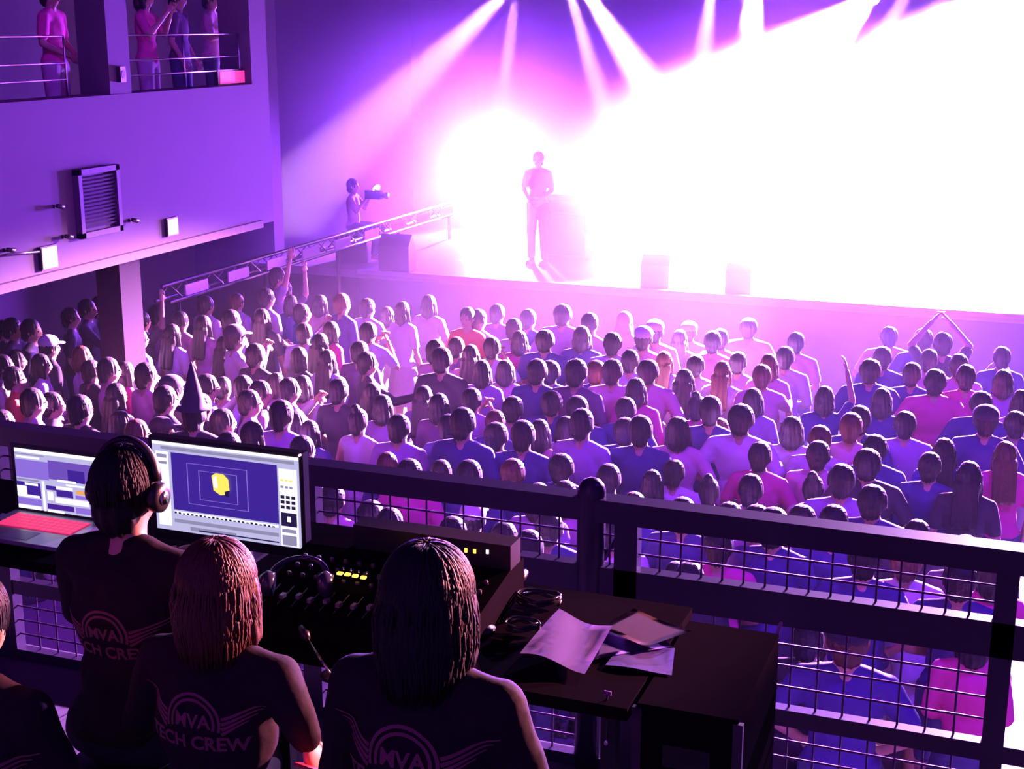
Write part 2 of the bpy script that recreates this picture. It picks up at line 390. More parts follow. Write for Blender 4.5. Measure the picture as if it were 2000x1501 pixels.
def cap_mesh(m, name):
    bm = bmesh.new(); ell(bm, (0, -.012, 1.648), (.094, .108, .082)); capsule(bm, (-.03, .075, 1.632), (.03, .075, 1.632), .035, .035, 10, .25); ell(bm, (0, .105, 1.628), (.068, .06, .012))
    bm = remesh(bm, .011, 2); bm.faces.ensure_lookup_table()
    return mesh_from(bm, name, m, True)
def hat_mesh():
    bm = bmesh.new(); lathe(bm, [(.13, 1.645), (.125, 1.655), (.09, 1.66), (.075, 1.73), (.05, 1.83), (.025, 1.93), (.006, 2.0)], 20, (0, -.01, 0)); return mesh_from(bm, 'pointed_hat', black_c, True)
CAPK = cap_mesh(TOPS['K'][1], 'cap'); CAPW = cap_mesh(TOPS['W'][1], 'cap'); HAT = hat_mesh()
POSE = {p: joints(p) for p in ARMS}
BODY = {p: body_mesh(POSE[p]) for p in ARMS}
TOP = {(p, k): top_mesh(POSE[p], k) for p in ARMS for k in (('tee', 'long', 'tank') if p in 'dk' else ('tee', 'long'))}
LEG = {'long': trousers_mesh(POSE['d']), 'short': trousers_mesh(POSE['d'], 'short'), 'skirt': skirt_mesh()}
SHOE = [shoe_mesh(-1), shoe_mesh(1)]
def phone_mesh():
    bm = bmesh.new(); box(bm, (-.037, -.005, -.075), (.037, .005, .075)); return mesh_from(bm, 'phone', blackm, bevel=.004)
PHONE = phone_mesh()
def put_mat(o, m): o.material_slots[0].link = 'OBJECT'; o.material_slots[0].material = m
def person(x, y, z, rot, h, width, hair, top, pose, sleeve, legs, lcol, hcol, label, group):
    t = empty('person', (x, y, z), -R(rot), label, 'person', group)
    k = h/1.712; t.scale = (k*width, k*(.5+.5*width), k)
    link('body', BODY[pose], t)
    o = link('top', TOP[(pose, sleeve)], t); put_mat(o, TOPS[top][1])
    if hair == 'h': o = link('hood', HAIR['h'], t); put_mat(o, TOPS['W'][1])
    else:
        o = link('hair', HAIR[hair if hair in HAIR else 's'], t); put_mat(o, hcol)
    if hair == 'c': link('cap', CAPK, t)
    if hair == 'w': link('cap', CAPW, t)
    if hair == 't': link('pointed_hat', HAT, t)
    o = link('skirt' if legs == 'skirt' else 'trousers', LEG[legs], t); put_mat(o, lcol)
    for s in SHOE: link('shoe', s, t)
    return t

# crowd: head centre x, head top y (in the photo), hair, top, pose, turn to the right, zone
ROWS = """
5 625 s K c 60|24 620 s K c 65|60 622 s K d 70|95 652 w K d 40|137 600 s K d 55|170 583 s K e 75|195 577 s K d 30|235 632 s W d 55|270 640 s W d 35
277 607 s K r 25|305 595 s P k 20|352 607 s P k 20|337 632 l W d 20|402 577 s W k 25|398 615 l P d 10|462 572 s W k 20|452 604 s W x 30|459 632 c W f 40|440 655 l W d 20
32 682 b W c 55|80 690 b W k 55|27 715 s R k 55|64 757 s L d 40|102 765 s K k 60|5 692 s W c 60|160 675 b W d 50|178 702 s K k 30|212 697 s P k 40|245 705 l M d 30
285 707 s P k 30|300 730 l L d 30|335 730 c K k 30|375 716 t K d 0|405 730 s W f 40|436 735 p P d 10|476 732 s P k 30|227 747 l W d 20|156 770 s K d 15|323 752 s K k 30
392 767 s K d 10|436 797 s P k 40|488 760 s L d 50|235 802 b M k 30|316 812 c K d 55|492 822 b L d 0|447 842 s K d 10|5 800 s K d 30|268 818 s M k 40|550 780 s L d 0
520 562 s W k 30|556 548 s K r 20|568 575 b N d 10|590 592 s B f 40|626 575 b P k 15|668 572 s N d 25|718 582 s W c 20|756 598 b W w 5|787 588 b W d 20|838 575 b W w 15
935 603 s W w 25|720 628 s W f 5|594 630 s W k 0|648 627 b M d 30|626 650 l P d 20|585 677 b K d 20|640 682 l W d 10|703 665 s G d 10|718 686 s K e 50|500 670 s K k 20
512 602 l K d 0|852 662 s P k 20|863 677 s K d 0|892 657 s G d 0|920 672 l P d 5|510 742 s G d 60|540 727 b L d 10|566 737 s W f 40|592 732 b P d 0|662 738 s K k 10
728 747 l N d 20|577 802 b R k 40|748 770 b L d 0|700 790 u W d 0|780 808 s L d 0|605 820 b N d 0|592 850 s P d 30|828 752 l L d 5|858 767 b G k 10|922 757 s L f 0
905 795 s N d 0|877 808 s N d 0|757 882 b N d 0|800 895 s M d 0|942 702 b L d 0|987 702 b P w 0|862 897 s N d 0|917 897 s N d 0|972 593 s L d 10|1005 621 s W k 20
1033 603 s N k 20|1015 645 b M d 0|961 657 s W f 0|1100 593 s L w 0|1065 643 s N d 0|1137 636 b N d 0|1153 610 s W d 10|1197 648 s W d 0|1220 610 h W w 0|1258 635 w P d 0
1280 622 w W k 0|1347 625 w W d 0|1328 643 l P d 0|1393 645 s P k 0|1127 700 s G k 10|1165 703 s N w 0|1197 700 s P d 0|1232 682 s W d 0|1267 701 s P w 0|1298 685 l L d 0
1360 692 s W d 0|1338 720 l P w 0|1243 737 b M d 0|1075 703 s N w 0|1128 772 s N k 0|1223 775 s N w 0|1138 797 s L k 5|1003 773 s L d 0|968 800 s N k 0|970 824 s P w 0
1022 820 s N d 0|1055 818 b P d 0|1106 812 b W w 0|1222 815 s N w 0|1252 810 s N c 0|1325 813 b P w 0|1362 765 u M d 0|1389 772 s N k 0|1097 885 s N d 0|1003 895 s N k 0
1317 897 s W k 0|1275 917 b N d 0|1408 641 s P k 0|1463 620 s W w 0|1556 648 s P k 0|1503 690 b P d 0|1535 676 s W k 0|1443 686 s L d 0|1412 704 l W d 0|1489 711 s P e 0
1472 757 b L d 0|1449 788 s W w 0|1612 753 b N r -10|1548 812 b W w 0|1407 816 p W w 0|1603 830 s W d 0|1664 805 s P k 0|1486 862 s M x 0|1680 791 s N d 0|1711 848 s N d 0
1696 875 s K w 0|1769 802 s L d 0|1724 757 b N d 0|1701 700 s N w 0|1725 676 s N k 0|1737 637 s W w -10|1804 641 s N w -10|1842 648 s K u -10|1816 681 s P k -5|1783 707 s N d 0
1828 720 s M w 0|1874 690 s P c -10|1888 711 s M k -10|1958 676 s N f -5|1961 721 b L w 0|1918 763 s N w 0|1928 788 c N w 0|1846 855 l N d 0|1965 861 l M d -10|1895 900 l K d 0
1985 802 s N w 0|1386 925 u P k 0|1468 925 s W x 0|1590 920 u P d 0|1706 946 s N w 0|1426 980 s N w 0|1335 970 s N d 0|1513 990 s N k 0|1568 985 s S w 0|1793 1014 s K k 0
1818 882 s N k 5|1888 1044 s G k 0|1995 760 b P c -20|1078 762 s N w 0|1050 700 s N k 0|1600 860 s P k 0|1630 985 s N k 0
650 944 s P k 0|725 976 s K k 10|760 990 s W f -20|885 1008 s L k 0|925 976 w N d 0|985 1018 s N k 0|1053 942 b L k 0|1105 938 b P w 0|1034 1034 s W k 0|1074 1000 s N d 0
1198 1000 s W d 0|1322 1096 b P k 0|1348 1096 s K k 0|1405 1030 s M k 0|1690 1052 s N w 0|1772 1062 s W w 0|1877 1092 s N k 0|1942 1082 b M k -5
1580 1212 s K k 0|1660 1200 c N w 0|1905 1205 b M k 0|1240 960 s N k 0|1190 905 s N d 0|1480 985 s L k 0|1645 905 s L k 0
"""
ppl = []
for tok in ROWS.replace('\n', '|').split('|'):
    tok = tok.strip()
    if not tok: continue
    a = tok.split(); ppl.append(dict(px=float(a[0]), py=float(a[1]), hair=a[2], top=a[3], pose=a[4], rot=float(a[5]), adj=0))
rnd = random.Random(11)
for p in ppl:
    p['fem'] = p['hair'] in 'blpuh'
    p['h'] = rnd.uniform(1.56, 1.68) if p['fem'] else rnd.uniform(1.64, 1.79)
    if p['hair'] in 'wc': p['extra'] = .02
    elif p['hair'] == 'u': p['extra'] = .03
    elif p['hair'] == 't': p['extra'] = .27
    else: p['extra'] = 0
def place(p):
    q = atz(p['px'], p['py'], p['h']+p['extra']); p['x'], p['y'] = q.x, q.y
for p in ppl: place(p)
for it in range(60):                       # nobody may stand inside anybody: trade height against distance along the line of sight
    for i, p in enumerate(ppl):
        best = None
        for dh in (0, -.03, .03, -.07, .07):
            h = p['h']+dh
            if not 1.46 <= h <= 1.90: continue
            q = atz(p['px'], p['py'], h+p['extra']); cost = abs(h-1.67)*.25
            if q.y > 18.3: cost += 5
            if abs(q.x-(FX-.16)) < .40 and p1-.3 < q.y < p2+.3: cost += 3
            for j, o in enumerate(ppl):
                if j != i:
                    d = math.hypot((q.x-o['x'])/.46, (q.y-o['y'])/.34)
                    if d < 1: cost += (1-d)**2*3
            if best is None or cost < best[0]-1e-6: best = (cost, h)
        if best and best[1] != p['h']: p['h'] = best[1]; place(p)
HN = {'s': 'short-haired', 'b': 'bob-haired', 'l': 'long-haired', 'p': 'ponytailed', 'u': 'top-knotted', 'c': 'dark-capped', 'w': 'white-capped', 'h': 'white-hooded', 't': 'pointed-hatted'}
PN = {'d': 'arms down', 'k': 'hands together', 'c': 'clapping', 'x': 'arms folded', 'f': 'hands at face', 'r': 'one arm raised', 'q': 'one arm raised',
      'e': 'one arm held out', 'u': 'both arms overhead', 'w': 'elbows out'}
def zone(p):
    if p['py'] > 1150: return 'behind lowest mesh'
    railtop = 835+.118*p['px']
    if p['py'] > railtop+18: return 'seen through rail mesh'
    if p['py'] > railtop-85: return 'just above booth rail'
    if p['x'] < -8.2: return 'under side balcony'
    if p['y'] > 14.6: return 'nearest the stage'
    if p['y'] > 12.2: return 'a few rows back'
    if p['y'] > 10.2: return 'mid crowd'
    return 'back of crowd'
cnt = {}
for p in ppl: p['key'] = (HN[p['hair']], TOPS[p['top']][0], PN[p['pose']], zone(p)); cnt.setdefault(p['key'], []).append(p)
ORD = ['first', 'second', 'third', 'fourth', 'fifth', 'sixth', 'seventh', 'eighth', 'ninth', 'tenth']
for k, g in cnt.items():
    g.sort(key=lambda p: p['px'])
    hn, tn, pn, zn = k
    for i, p in enumerate(g):
        s = f'{hn} person in {tn} top, {pn}, {zn}'
        if len(g) > 1: s = f'{hn} person in {tn} top, {pn}, {zn}, {ORD[i]} from left'
        p['label'] = s
for i, p in enumerate(ppl):
    w = rnd.uniform(.92, 1.0) if p['fem'] else rnd.uniform(1.02, 1.12)
    if p['pose'] == 'w' or (p['top'] == 'N' and 1040 < p['px'] < 1180): w *= 1.08
    sl = 'tank' if (p['hair'] == 'u' and p['pose'] in 'dk') else ('long' if rnd.random() < .3 else 'tee')
    lg = 'skirt' if (p['fem'] and rnd.random() < .4) else ('short' if rnd.random() < .15 else 'long')
    lc = rnd.choice([denim, black_c, denim, chino])
    if abs(p['px']-756) < 1: lg, lc, sl = 'long', chino, 'long'
    if p['px'] == 1772: lg, lc = 'skirt', TOPS['W'][1]
    person(p['x'], p['y'], 0, p['rot']+rnd.uniform(-6, 6), p['h'], w, p['hair'], p['top'], p['pose'], sl, lg, lc,
           hair_b if rnd.random() < .08 else hair_m, p['label'], 'standing audience')

# people on and beside the stage and on the side balcony
def figure(px, py, h, z, rot, hair, top, pose, label, group, w=1.0, lc=None, sl='tee'):
    q = atz(px, py, z+h); return person(q.x, q.y, z, rot, h, w, hair, top, pose, sl, 'long', lc or black_c, hair_m, label, group)
figure(912, 600, 1.72, 0, 185, 's', 'R', 'd', 'steward in orange-red facing the crowd at the stage foot', 'stewards and crew by the stage')
def ontstage(px, fy, y, h, rot, hair, top, pose, label, lc=None):
    q = aty(px, fy, y); return person(q.x, y, 1.2, rot, h, 1.0, hair, top, pose, 'tee', 'long', lc or black_c, hair_m, label, 'people on stage')
ontstage(1050, 520, 20.2, 1.72, 180, 's', 'W', 'k', 'performer in white washed out by glare, beside the tall amplifier')
JS = joints('f', True, 0, [V(-.24, .12, .37), V(-.06, .27, .61), V(.24, .12, .37), V(.06, .27, .61)])
q = aty(694, 520, 19.5); t = empty('person', (q.x, q.y, 1.2+.44), -R(80), 'stage crew person in pale top, seated filming at the stage corner', 'person', 'people on stage'); t.scale = (.95, .95, .95)
link('body', body_mesh(JS), t); o = link('top', top_mesh(JS, 'tee'), t); put_mat(o, TOPS['P'][1]); o = link('trousers', trousers_mesh(JS), t); put_mat(o, black_c)
link('hair', mesh_from(hair_bm('s', JS['T']), 'hair', hair_m, True), t)
t = empty('seat_case', (q.x, q.y, 1.2), R(10), 'black case the filming crew person sits on', 'case', 'equipment standing on the stage')
bm = bmesh.new(); box(bm, (-.25, -.2, 0), (.25, .2, .34)); link('body', mesh_from(bm, 'body', blackm, bevel=.012), t)
bm = bmesh.new(); box(bm, (-.25, -.2, .345), (.25, .2, .42)); link('lid', mesh_from(bm, 'lid', blackm, bevel=.012), t)
t = empty('video_camera', (q.x+.36, q.y-.02, 1.2+.44+.60), 0, 'video camera with a bright front lamp at the stage corner', 'camera')
bm = bmesh.new(); box(bm, (-.13, -.05, -.06), (.13, .05, .07)); link('body', mesh_from(bm, 'body', blackm, bevel=.01), t)
bm = bmesh.new(); tube(bm, [(.13, 0, 0), (.2, 0, 0), (.24, 0, 0)], [.04, .045, .05], 14); link('lens', mesh_from(bm, 'lens', blackm, True), t)
bm = bmesh.new(); tube(bm, [(0, 0, .07), (0, 0, .10), (.05, 0, .12), (.09, 0, .12)], [.01, .01, .035, .04], 10); link('lamp', mesh_from(bm, 'lamp', emat('lamp_white', (1, .8, 1), 8), True), t)
q = atx(541, 486, -8.9)
person(q.x, q.y, 0, 60, 1.86, 1.0, 's', 'L', 'r', 'tee', 'long', black_c, hair_m, 'person with one arm raised beside the pink-lit side rail', 'stewards and crew by the stage')
def balc(px, rot, top, pose, label, hair, lc, py=-30):
    q = atx(px, py, FX-.75); return person(q.x, q.y, 3.5, rot, 1.68, 1.0, hair, top, pose, 'tee', 'short', lc, hair_m, label, 'people on the side balcony')
balc(96, 80, 'M', 'k', 'person in magenta top lit red at the first balcony opening', 's', chino)
balc(280, 75, 'M', 'f', 'person in magenta top with pale legs beside the balcony pier', 'b', chino)
balc(345, 75, 'G', 'd', 'dim seated-looking person in dusky top farther along the balcony', 's', denim)
balc(410, 75, 'P', 'c', 'dim clapping person on balcony next to the glowing pink sign', 's', denim)

# ------------------------------------------------------------------ things on the side wall
def wall_thing(name, px, py, label, cat, group=None):
    q = atx(px, py, FX); return empty(name, q, 0, label, cat, group)
t = wall_thing('acoustic_louvre', 186, 392, 'tall recessed louvre panel with horizontal slats on the side wall', 'panel')
a, b = atx(146, 328, FX), atx(222, 322, FX); c = atx(155, 462, FX)
hy, hz = (b.y-a.y)/2+.02, (a.z-c.z)/2
bm = bmesh.new()
for lo, hi in (((0, -hy, -hz), (.07, -hy+.05, hz)), ((0, hy-.05, -hz), (.07, hy, hz)), ((0, -hy, hz-.05), (.07, hy, hz)), ((0, -hy, -hz), (.07, hy, -hz+.05))): box(bm, lo, hi)
link('frame', mesh_from(bm, 'frame', mat('louvre_frame', (.05, .03, .07), .7), bevel=.006), t)
bm = bmesh.new(); box(bm, (.004, -hy+.05, -hz+.05), (.02, hy-.05, hz-.05)); link('backing', mesh_from(bm, 'backing', mat('louvre_back', (.06, .04, .09), .8)), t)
slat = bmesh.new(); v = box(slat, (-.004, -hy+.06, -.012), (.004, hy-.06, .012)); bmesh.ops.rotate(slat, verts=v, cent=(0, 0, 0), matrix=Matrix.Rotation(R(40), 3, 'Y'))
slat = mesh_from(slat, 'slat', mat('louvre_slat', (.05, .03, .08), .6))
n = 14
for i in range(n): link('slat', slat, t, (.04, 0, -hz+.09+(2*hz-.18)*i/(n-1)))
def sign(px, py, w, h, label, m):
    t = wall_thing('wall_sign', px, py, label, 'sign')
    bm = bmesh.new(); box(bm, (0, -w/2-.012, -h/2-.012), (.035, w/2+.012, h/2+.012)); link('housing', mesh_from(bm, 'housing', blackm, bevel=.004), t)
    bm = bmesh.new(); box(bm, (.035, -w/2, -h/2), (.042, w/2, h/2)); link('face', mesh_from(bm, 'face', m), t)
sw = emat('sign_white', (1.0, .62, .72), 1.1)
sign(91, 502, .20, .19, 'lit pale square sign low on side wall, nearer the booth', sw)
sign(332, 442, .17, .16, 'lit pale square sign low on side wall, farther from the booth', sw)
q = atx(459, 152, FX-.1)
t = empty('exit_sign', q, 0, 'glowing pink rectangular sign hung at the end of the balcony', 'sign')
bm = bmesh.new(); box(bm, (-.05, -.34, -.075), (.0, .34, .095)); link('housing', mesh_from(bm, 'housing', blackm, bevel=.005), t)
bm = bmesh.new(); box(bm, (.0, -.31, -.055), (.01, .31, .075)); link('face', mesh_from(bm, 'face', emat('sign_pink', (1, .045, .42), 1.0)), t)
def camera_dome(px, py, label, s=1):
    t = wall_thing('wall_lamp', px, py, label, 'lamp', 'small black lamps on the side wall'); t.scale = (.55, .55, .55)
    bm = bmesh.new(); box(bm, (0, -.03, -.03), (.05, .03, .03)); tube(bm, [(.04, 0, 0), (.1, .02, .01)], .012); link('bracket', mesh_from(bm, 'bracket', blackm), t)
    bm = bmesh.new(); tube(bm, [(.1, -.05, .02), (.13, .07, -.01)], [.035, .045], 12); link('housing', mesh_from(bm, 'housing', blackm, True), t)
    bm = bmesh.new(); tube(bm, [(.13, .07, -.01), (.133, .082, -.013)], [.04, .036], 12); link('lens', mesh_from(bm, 'lens', chrome, True), t)
camera_dome(105, 403, 'small black lamp on side wall above the nearer lit sign')
camera_dome(122, 462, 'small black lamp between the nearer lit sign and the louvre')
camera_dome(8, 488, 'small black lamp at the near end of the ledge')
camera_dome(252, 430, 'small black lamp just past the louvre panel')
t = wall_thing('speaker_box', 229, 145, 'small black box fixed on the balcony pier', 'speaker'); t.scale = (.5, .6, .8)
bm = bmesh.new(); box(bm, (.02, -.07, -.09), (.14, .07, .09)); link('cabinet', mesh_from(bm, 'cabinet', blackm, bevel=.006), t)
bm = bmesh.new(); tube(bm, [(.14, 0, 0), (.145, 0, 0)], .05, 14); link('grille', mesh_from(bm, 'grille', mat('grille', (.06, .05, .07), .6)), t)
t = empty('wall_conduit', atx(60, 492, FX), 0, 'thin pale cable pipe running along the side wall to the sign', 'pipe')
a = atx(8, 497, FX)-t.location; b = atx(82, 490, FX)-t.location; bm = bmesh.new(); tube(bm, [(.02, a.y, a.z), (.02, b.y, b.z)], .012)
link('pipe', mesh_from(bm, 'pipe', steel, True), t)

# side rail (lit truss) running along the wall to the stage
ra, rb = atx(365, 568, -9.6), atx(868, 403, -9.6)
t = empty('side_rail', (-9.6, (ra.y+rb.y)/2, 0), 0, 'long pink-lit metal truss running up beside the stage', 'truss')
zc = (ra.z+rb.z)/2; L = (rb.y-ra.y)/2+.5
for dx, dz in ((-.1, -.09), (.1, -.09), (0, .09)):
    bm = bmesh.new(); tube(bm, [(dx, -L, zc+dz), (dx, L, zc+dz)], .025, 8); link('chord', mesh_from(bm, 'chord', steel, True), t)
brc = bmesh.new(); tube(brc, [(-.1, -.12, -.09), (0, 0, .09), (.1, .12, -.09)], .012, 6); brc = mesh_from(brc, 'brace', steel, True)
k = int(2*L/.3)
for i in range(k): link('brace', brc, t, (0, -L+.15+i*(2*L-.3)/(k-1), zc))
for i in range(5):
    y = -L+.3+i*(2*L-.6)/4; bm = bmesh.new(); tube(bm, [(0, y, 0), (0, y, zc-.09)], .03, 8); link('upright', mesh_from(bm, 'upright', blackp, True), t)
plate = mat('plate_pale', (.8, .6, .8), .35)
for i in range(9):
    bm = bmesh.new(); y = -L+.6+i*(2*L-1.2)/8; box(bm, (.09, y-.28, zc-.07), (.11, y+.2, zc+.06)); link('panel', mesh_from(bm, 'panel', plate, bevel=.005), t)

# ------------------------------------------------------------------ stage furniture
lampb = bmesh.new(); tube(lampb, [(0, 0, -.16), (0, 0, -.10), (0, 0, .10), (0, 0, .17)], [.07, .11, .13, .135], 16); lampb = mesh_from(lampb, 'housing', blackm, True)
yokeb = bmesh.new(); tube(yokeb, [(-.17, 0, 0), (-.17, .0, -.22), (.17, .0, -.22), (.17, 0, 0)], .018, 6); yokeb = mesh_from(yokeb, 'yoke', blackm, True)
lensb = bmesh.new(); tube(lensb, [(0, 0, .165), (0, 0, .178)], [.122, .115], 16); lensb = mesh_from(lensb, 'lens', emat('lens_glow', (.8, .5, 1), 12), True)
ORD = ['first', 'second', 'third', 'fourth', 'fifth', 'sixth', 'seventh', 'eighth', 'ninth', 'tenth']
def screen_x(v): return 1000+F*((v.x*math.cos(YAW)+v.y*math.sin(YAW))/(-v.x*math.sin(YAW)+v.y*math.cos(YAW)))
for what in ('floor', 'beam', 'back'):
    grp = sorted([l for l in LAMPS if l[3] == what], key=lambda l: screen_x(l[0]))
    for i, (loc, tgt, s, _) in enumerate(grp):
        q = (Vector(tgt)-loc).to_track_quat('Z', 'Y')
        lab = {'floor': 'round stage lamp facing the hall in the glare', 'beam': 'moving lamp above the stage throwing a pink beam', 'back': 'back light high over the stage lip'}[what]
        t = empty('stage_light', loc, 0, f'{lab}, {ORD[i]} from left', 'stage light', {'floor': 'stage lamps facing the hall', 'beam': 'beam lamps above the stage', 'back': 'back lights over the stage lip'}[what])
        for nm, me in (('housing', lampb), ('lens', lensb)):
            o = link(nm, me, t); o.rotation_mode = 'QUATERNION'; o.rotation_quaternion = q; o.scale = (s, s, s)
        o = link('yoke', yokeb, t); o.scale = (s, s, s)
        end = 1.2-loc.z if what == 'floor' else 12-loc.z
        if what != 'floor': o.scale = (s, s, -s)
        bm = bmesh.new(); tube(bm, [(0, 0, math.copysign(.22*s, end)), (0, 0, end)], .022, 8); link('stand' if what == 'floor' else 'hanger', mesh_from(bm, 'pole', blackm, True), t)
        if what == 'floor':
            bm = bmesh.new(); lathe(bm, [(.25, 0), (.25, .02), (.03, .04)], 20, (0, 0, end)); link('base', mesh_from(bm, 'base', blackm), t)
def wedge(px, py, y, s, label):
    q = atz(px, py, 1.2); t = empty('stage_monitor', (q.x, q.y, 1.2), R(5), label, 'speaker', 'wedge monitors on the stage lip'); t.scale = (1, 1, 1.75)
    bm = bmesh.new()
    v = [bm.verts.new((x*s, yy*s, z*s)) for x in (-.32, .32) for yy, z in ((-.2, 0), (.24, 0), (.2, .26), (.02, .42), (-.2, .3))]
    n = 5
    bm.faces.new(v[:5]); bm.faces.new(v[5:][::-1])
    for i in range(5): bm.faces.new((v[i], v[(i+1) % 5], v[5+(i+1) % 5], v[5+i]))
    link('cabinet', mesh_from(bm, 'cabinet', blackm, bevel=.05*s), t)
    bm = bmesh.new(); box(bm, (-.28*s, .205*s, .03*s), (.28*s, .225*s, .24*s)); link('grille', mesh_from(bm, 'grille', mat('grille', (.06, .05, .07), .6)), t)
wedge(1281, 560, 19, .62, 'dark wedge monitor on the stage lip, the clearer of two')
wedge(776, 528, 19, .75, 'small dark wedge monitor at the left stage corner')
wedge(1442, 571, 19, .55, 'faint wedge monitor on the stage lip, more washed out')
def amp(px, py, w, h, label):
    q = atz(px, py, 1.2); t = empty('amplifier_stack', (q.x, q.y, 1.2), 0, label, 'amplifier', 'equipment standing on the stage')
    bm = bmesh.new(); box(bm, (-w/2, -.2, 0), (w/2, .2, h)); link('cabinet', mesh_from(bm, 'cabinet', mat('amp_grey', (.22, .18, .26), .7), bevel=.02), t)
    bm = bmesh.new(); box(bm, (-w/2+.04, -.215, .05), (w/2-.04, -.2, h*.72)); link('grille', mesh_from(bm, 'grille', mat('grille', (.06, .05, .07), .6)), t)
    bm = bmesh.new(); box(bm, (-w/2+.04, -.215, h*.77), (w/2-.04, -.2, h-.04)); link('control_panel', mesh_from(bm, 'control_panel', steel), t)
amp(1110, 500, .75, .95, 'tall dark amplifier stack washed by glare behind the performers')

# ------------------------------------------------------------------ haze over stage and audience (theatrical smoke)
def haze(name, lo, hi, dens, aniso, label, col=(1, 1, 1)):
    m = bpy.data.materials.new(name); m.use_nodes = True; nt = m.node_tree; nt.nodes.clear()
    out = nt.nodes.new('ShaderNodeOutputMaterial'); v = nt.nodes.new('ShaderNodeVolumeScatter')
    v.inputs['Density'].default_value = dens; v.inputs['Anisotropy'].default_value = aniso; v.inputs['Color'].default_value = (*col, 1)
    nt.links.new(v.outputs[0], out.inputs['Volume'])
    o = boxes_obj(name, [(lo, hi)], m); setp(o, label, 'haze', kind='stuff'); return o
haze('haze', (-12.95, 5.6, .02), (11.95, 13.4, 11.95), .0004, .4, 'thin purple smoke hanging over the nearer audience')
haze('front_haze', (-12.95, 13.41, .02), (11.95, 18.6, 11.95), .0030, .4, 'thicker smoke in front of the stage, violet light put into its colour', (.72, .55, 1))  # violet of the stage light is put into the scatter colour
haze('stage_haze', (-12.95, 18.61, 1.22), (11.95, 27.95, 11.95), .030, .74, 'dense bright smoke filling the stage and its beams')
# ------------------------------------------------------------------ the booth: floor, railing
BZ = 2.0
RY = atd(1150, 965, 4.95).y
rx = lambda px, py=1000: aty(px, py, RY).x
rz = lambda px, py: aty(px, py, RY).z
struct('floor_booth', [((-6, -2, 1.75), (3.2, RY+.12, BZ))], darkwall)
struct('wall_booth_front', [((-6, RY-.02, 0), (3.2, RY+.1, 1.75))], darkwall)
t = empty('booth_railing', (rx(1155), RY, BZ), 0, 'heavy dark steel railing with wire mesh along the booth front', 'railing')
O = t.location
def rail_box(name, x0, x1, z0, z1, d0=-.03, d1=.03, bv=.008):
    bm = bmesh.new(); box(bm, (x0-O.x, d0, z0-O.z), (x1-O.x, d1, z1-O.z)); return link(name, mesh_from(bm, name, rail_m, bevel=bv), t)
XL, XR = -5.6, 3.0
zt1, zt0 = rz(1300, 984), rz(1300, 1028)
zm1, zm0 = rz(1300, 1119), rz(1352, 1190)
zb1, zb0 = rz(1510, 1376), rz(1510, 1408)
rail_box('top_rail', XL, XR, zt0, zt1, -.045, .045)
rail_box('middle_rail', XL, XR, zm0, zm1)
rail_box('lower_rail', XL, XR, zb0, zb1, -.025, .025)
rail_box('bottom_rail', XL, XR, BZ, BZ+.05, -.025, .025)
x0 = rx(1155)
bm = bmesh.new(); zz = rz(1155, 932)-O.z; tube(bm, [(0, 0, 0), (0, 0, zz-.05), (0, 0, zz-.028), (0, 0, zz-.010), (0, 0, zz)], [.053, .053, .047, .032, .010], 20)
link('post', mesh_from(bm, 'post', rail_m, True), t)
def stile(a, b): rail_box('stile', rx(a), rx(b), BZ, zt0, -.03, .03)
stile(1205, 1250); stile(1958, 2004); stile(588, 624); stile(-28, 18)
bm = bmesh.new(); a = Vector((rx(1176, 1095), 0.02, rz(1176, 1095)))-Vector((O.x, 0, O.z)); b = Vector((rx(1202, 1045), .02, rz(1202, 1045)))-Vector((O.x, 0, O.z))
tube(bm, [a, b], .011, 4); link('brace', mesh_from(bm, 'brace', rail_m), t)
wire_m = mat('wire', (.10, .05, .12), .25, .7, metal=.5)
def mesh_panel(xa, xb, za, zb, sx, sz):
    p = link('mesh_panel', None, t); n = max(2, round((xb-xa)/sx)); m = max(1, round((zb-za)/sz))
    hb = bmesh.new(); tube(hb, [(xa-O.x, .0, 0), (xb-O.x, 0, 0)], .0042, 6, cap=False); hb = mesh_from(hb, 'wire', wire_m, True)
    vb = bmesh.new(); tube(vb, [(0, .008, za-O.z), (0, .008, zb-O.z)], .0042, 6, cap=False); vb = mesh_from(vb, 'wire', wire_m, True)
    for i in range(1, n): link('wire', vb, p, (xa-O.x+(xb-xa)*i/n, 0, 0))
    for i in range(1, m): link('wire', hb, p, (0, 0, za-O.z+(zb-za)*i/m))
xs = [(rx(18), rx(588)), (rx(624), x0-.05), (rx(1250), rx(1958))]
for xa, xb in xs:
    mesh_panel(xa, xb, zm1, zt0, .080, .066)
    mesh_panel(xa, xb, zb1, zm0, .098, .076); mesh_panel(xa, xb, BZ+.05, zb0, .098, .076)
mesh_panel(rx(1177), rx(1205), zm1, zt0, .03, .066)
# slim tube clipped along the lower mesh, catching the light
bm = bmesh.new(); tube(bm, [(rx(880)-O.x, -.05, zb1-O.z+.03), (rx(1120)-O.x, -.05, zb1-O.z+.03)], .009, 8); link('clipped_tube', mesh_from(bm, 'clipped_tube', steel, True), t)

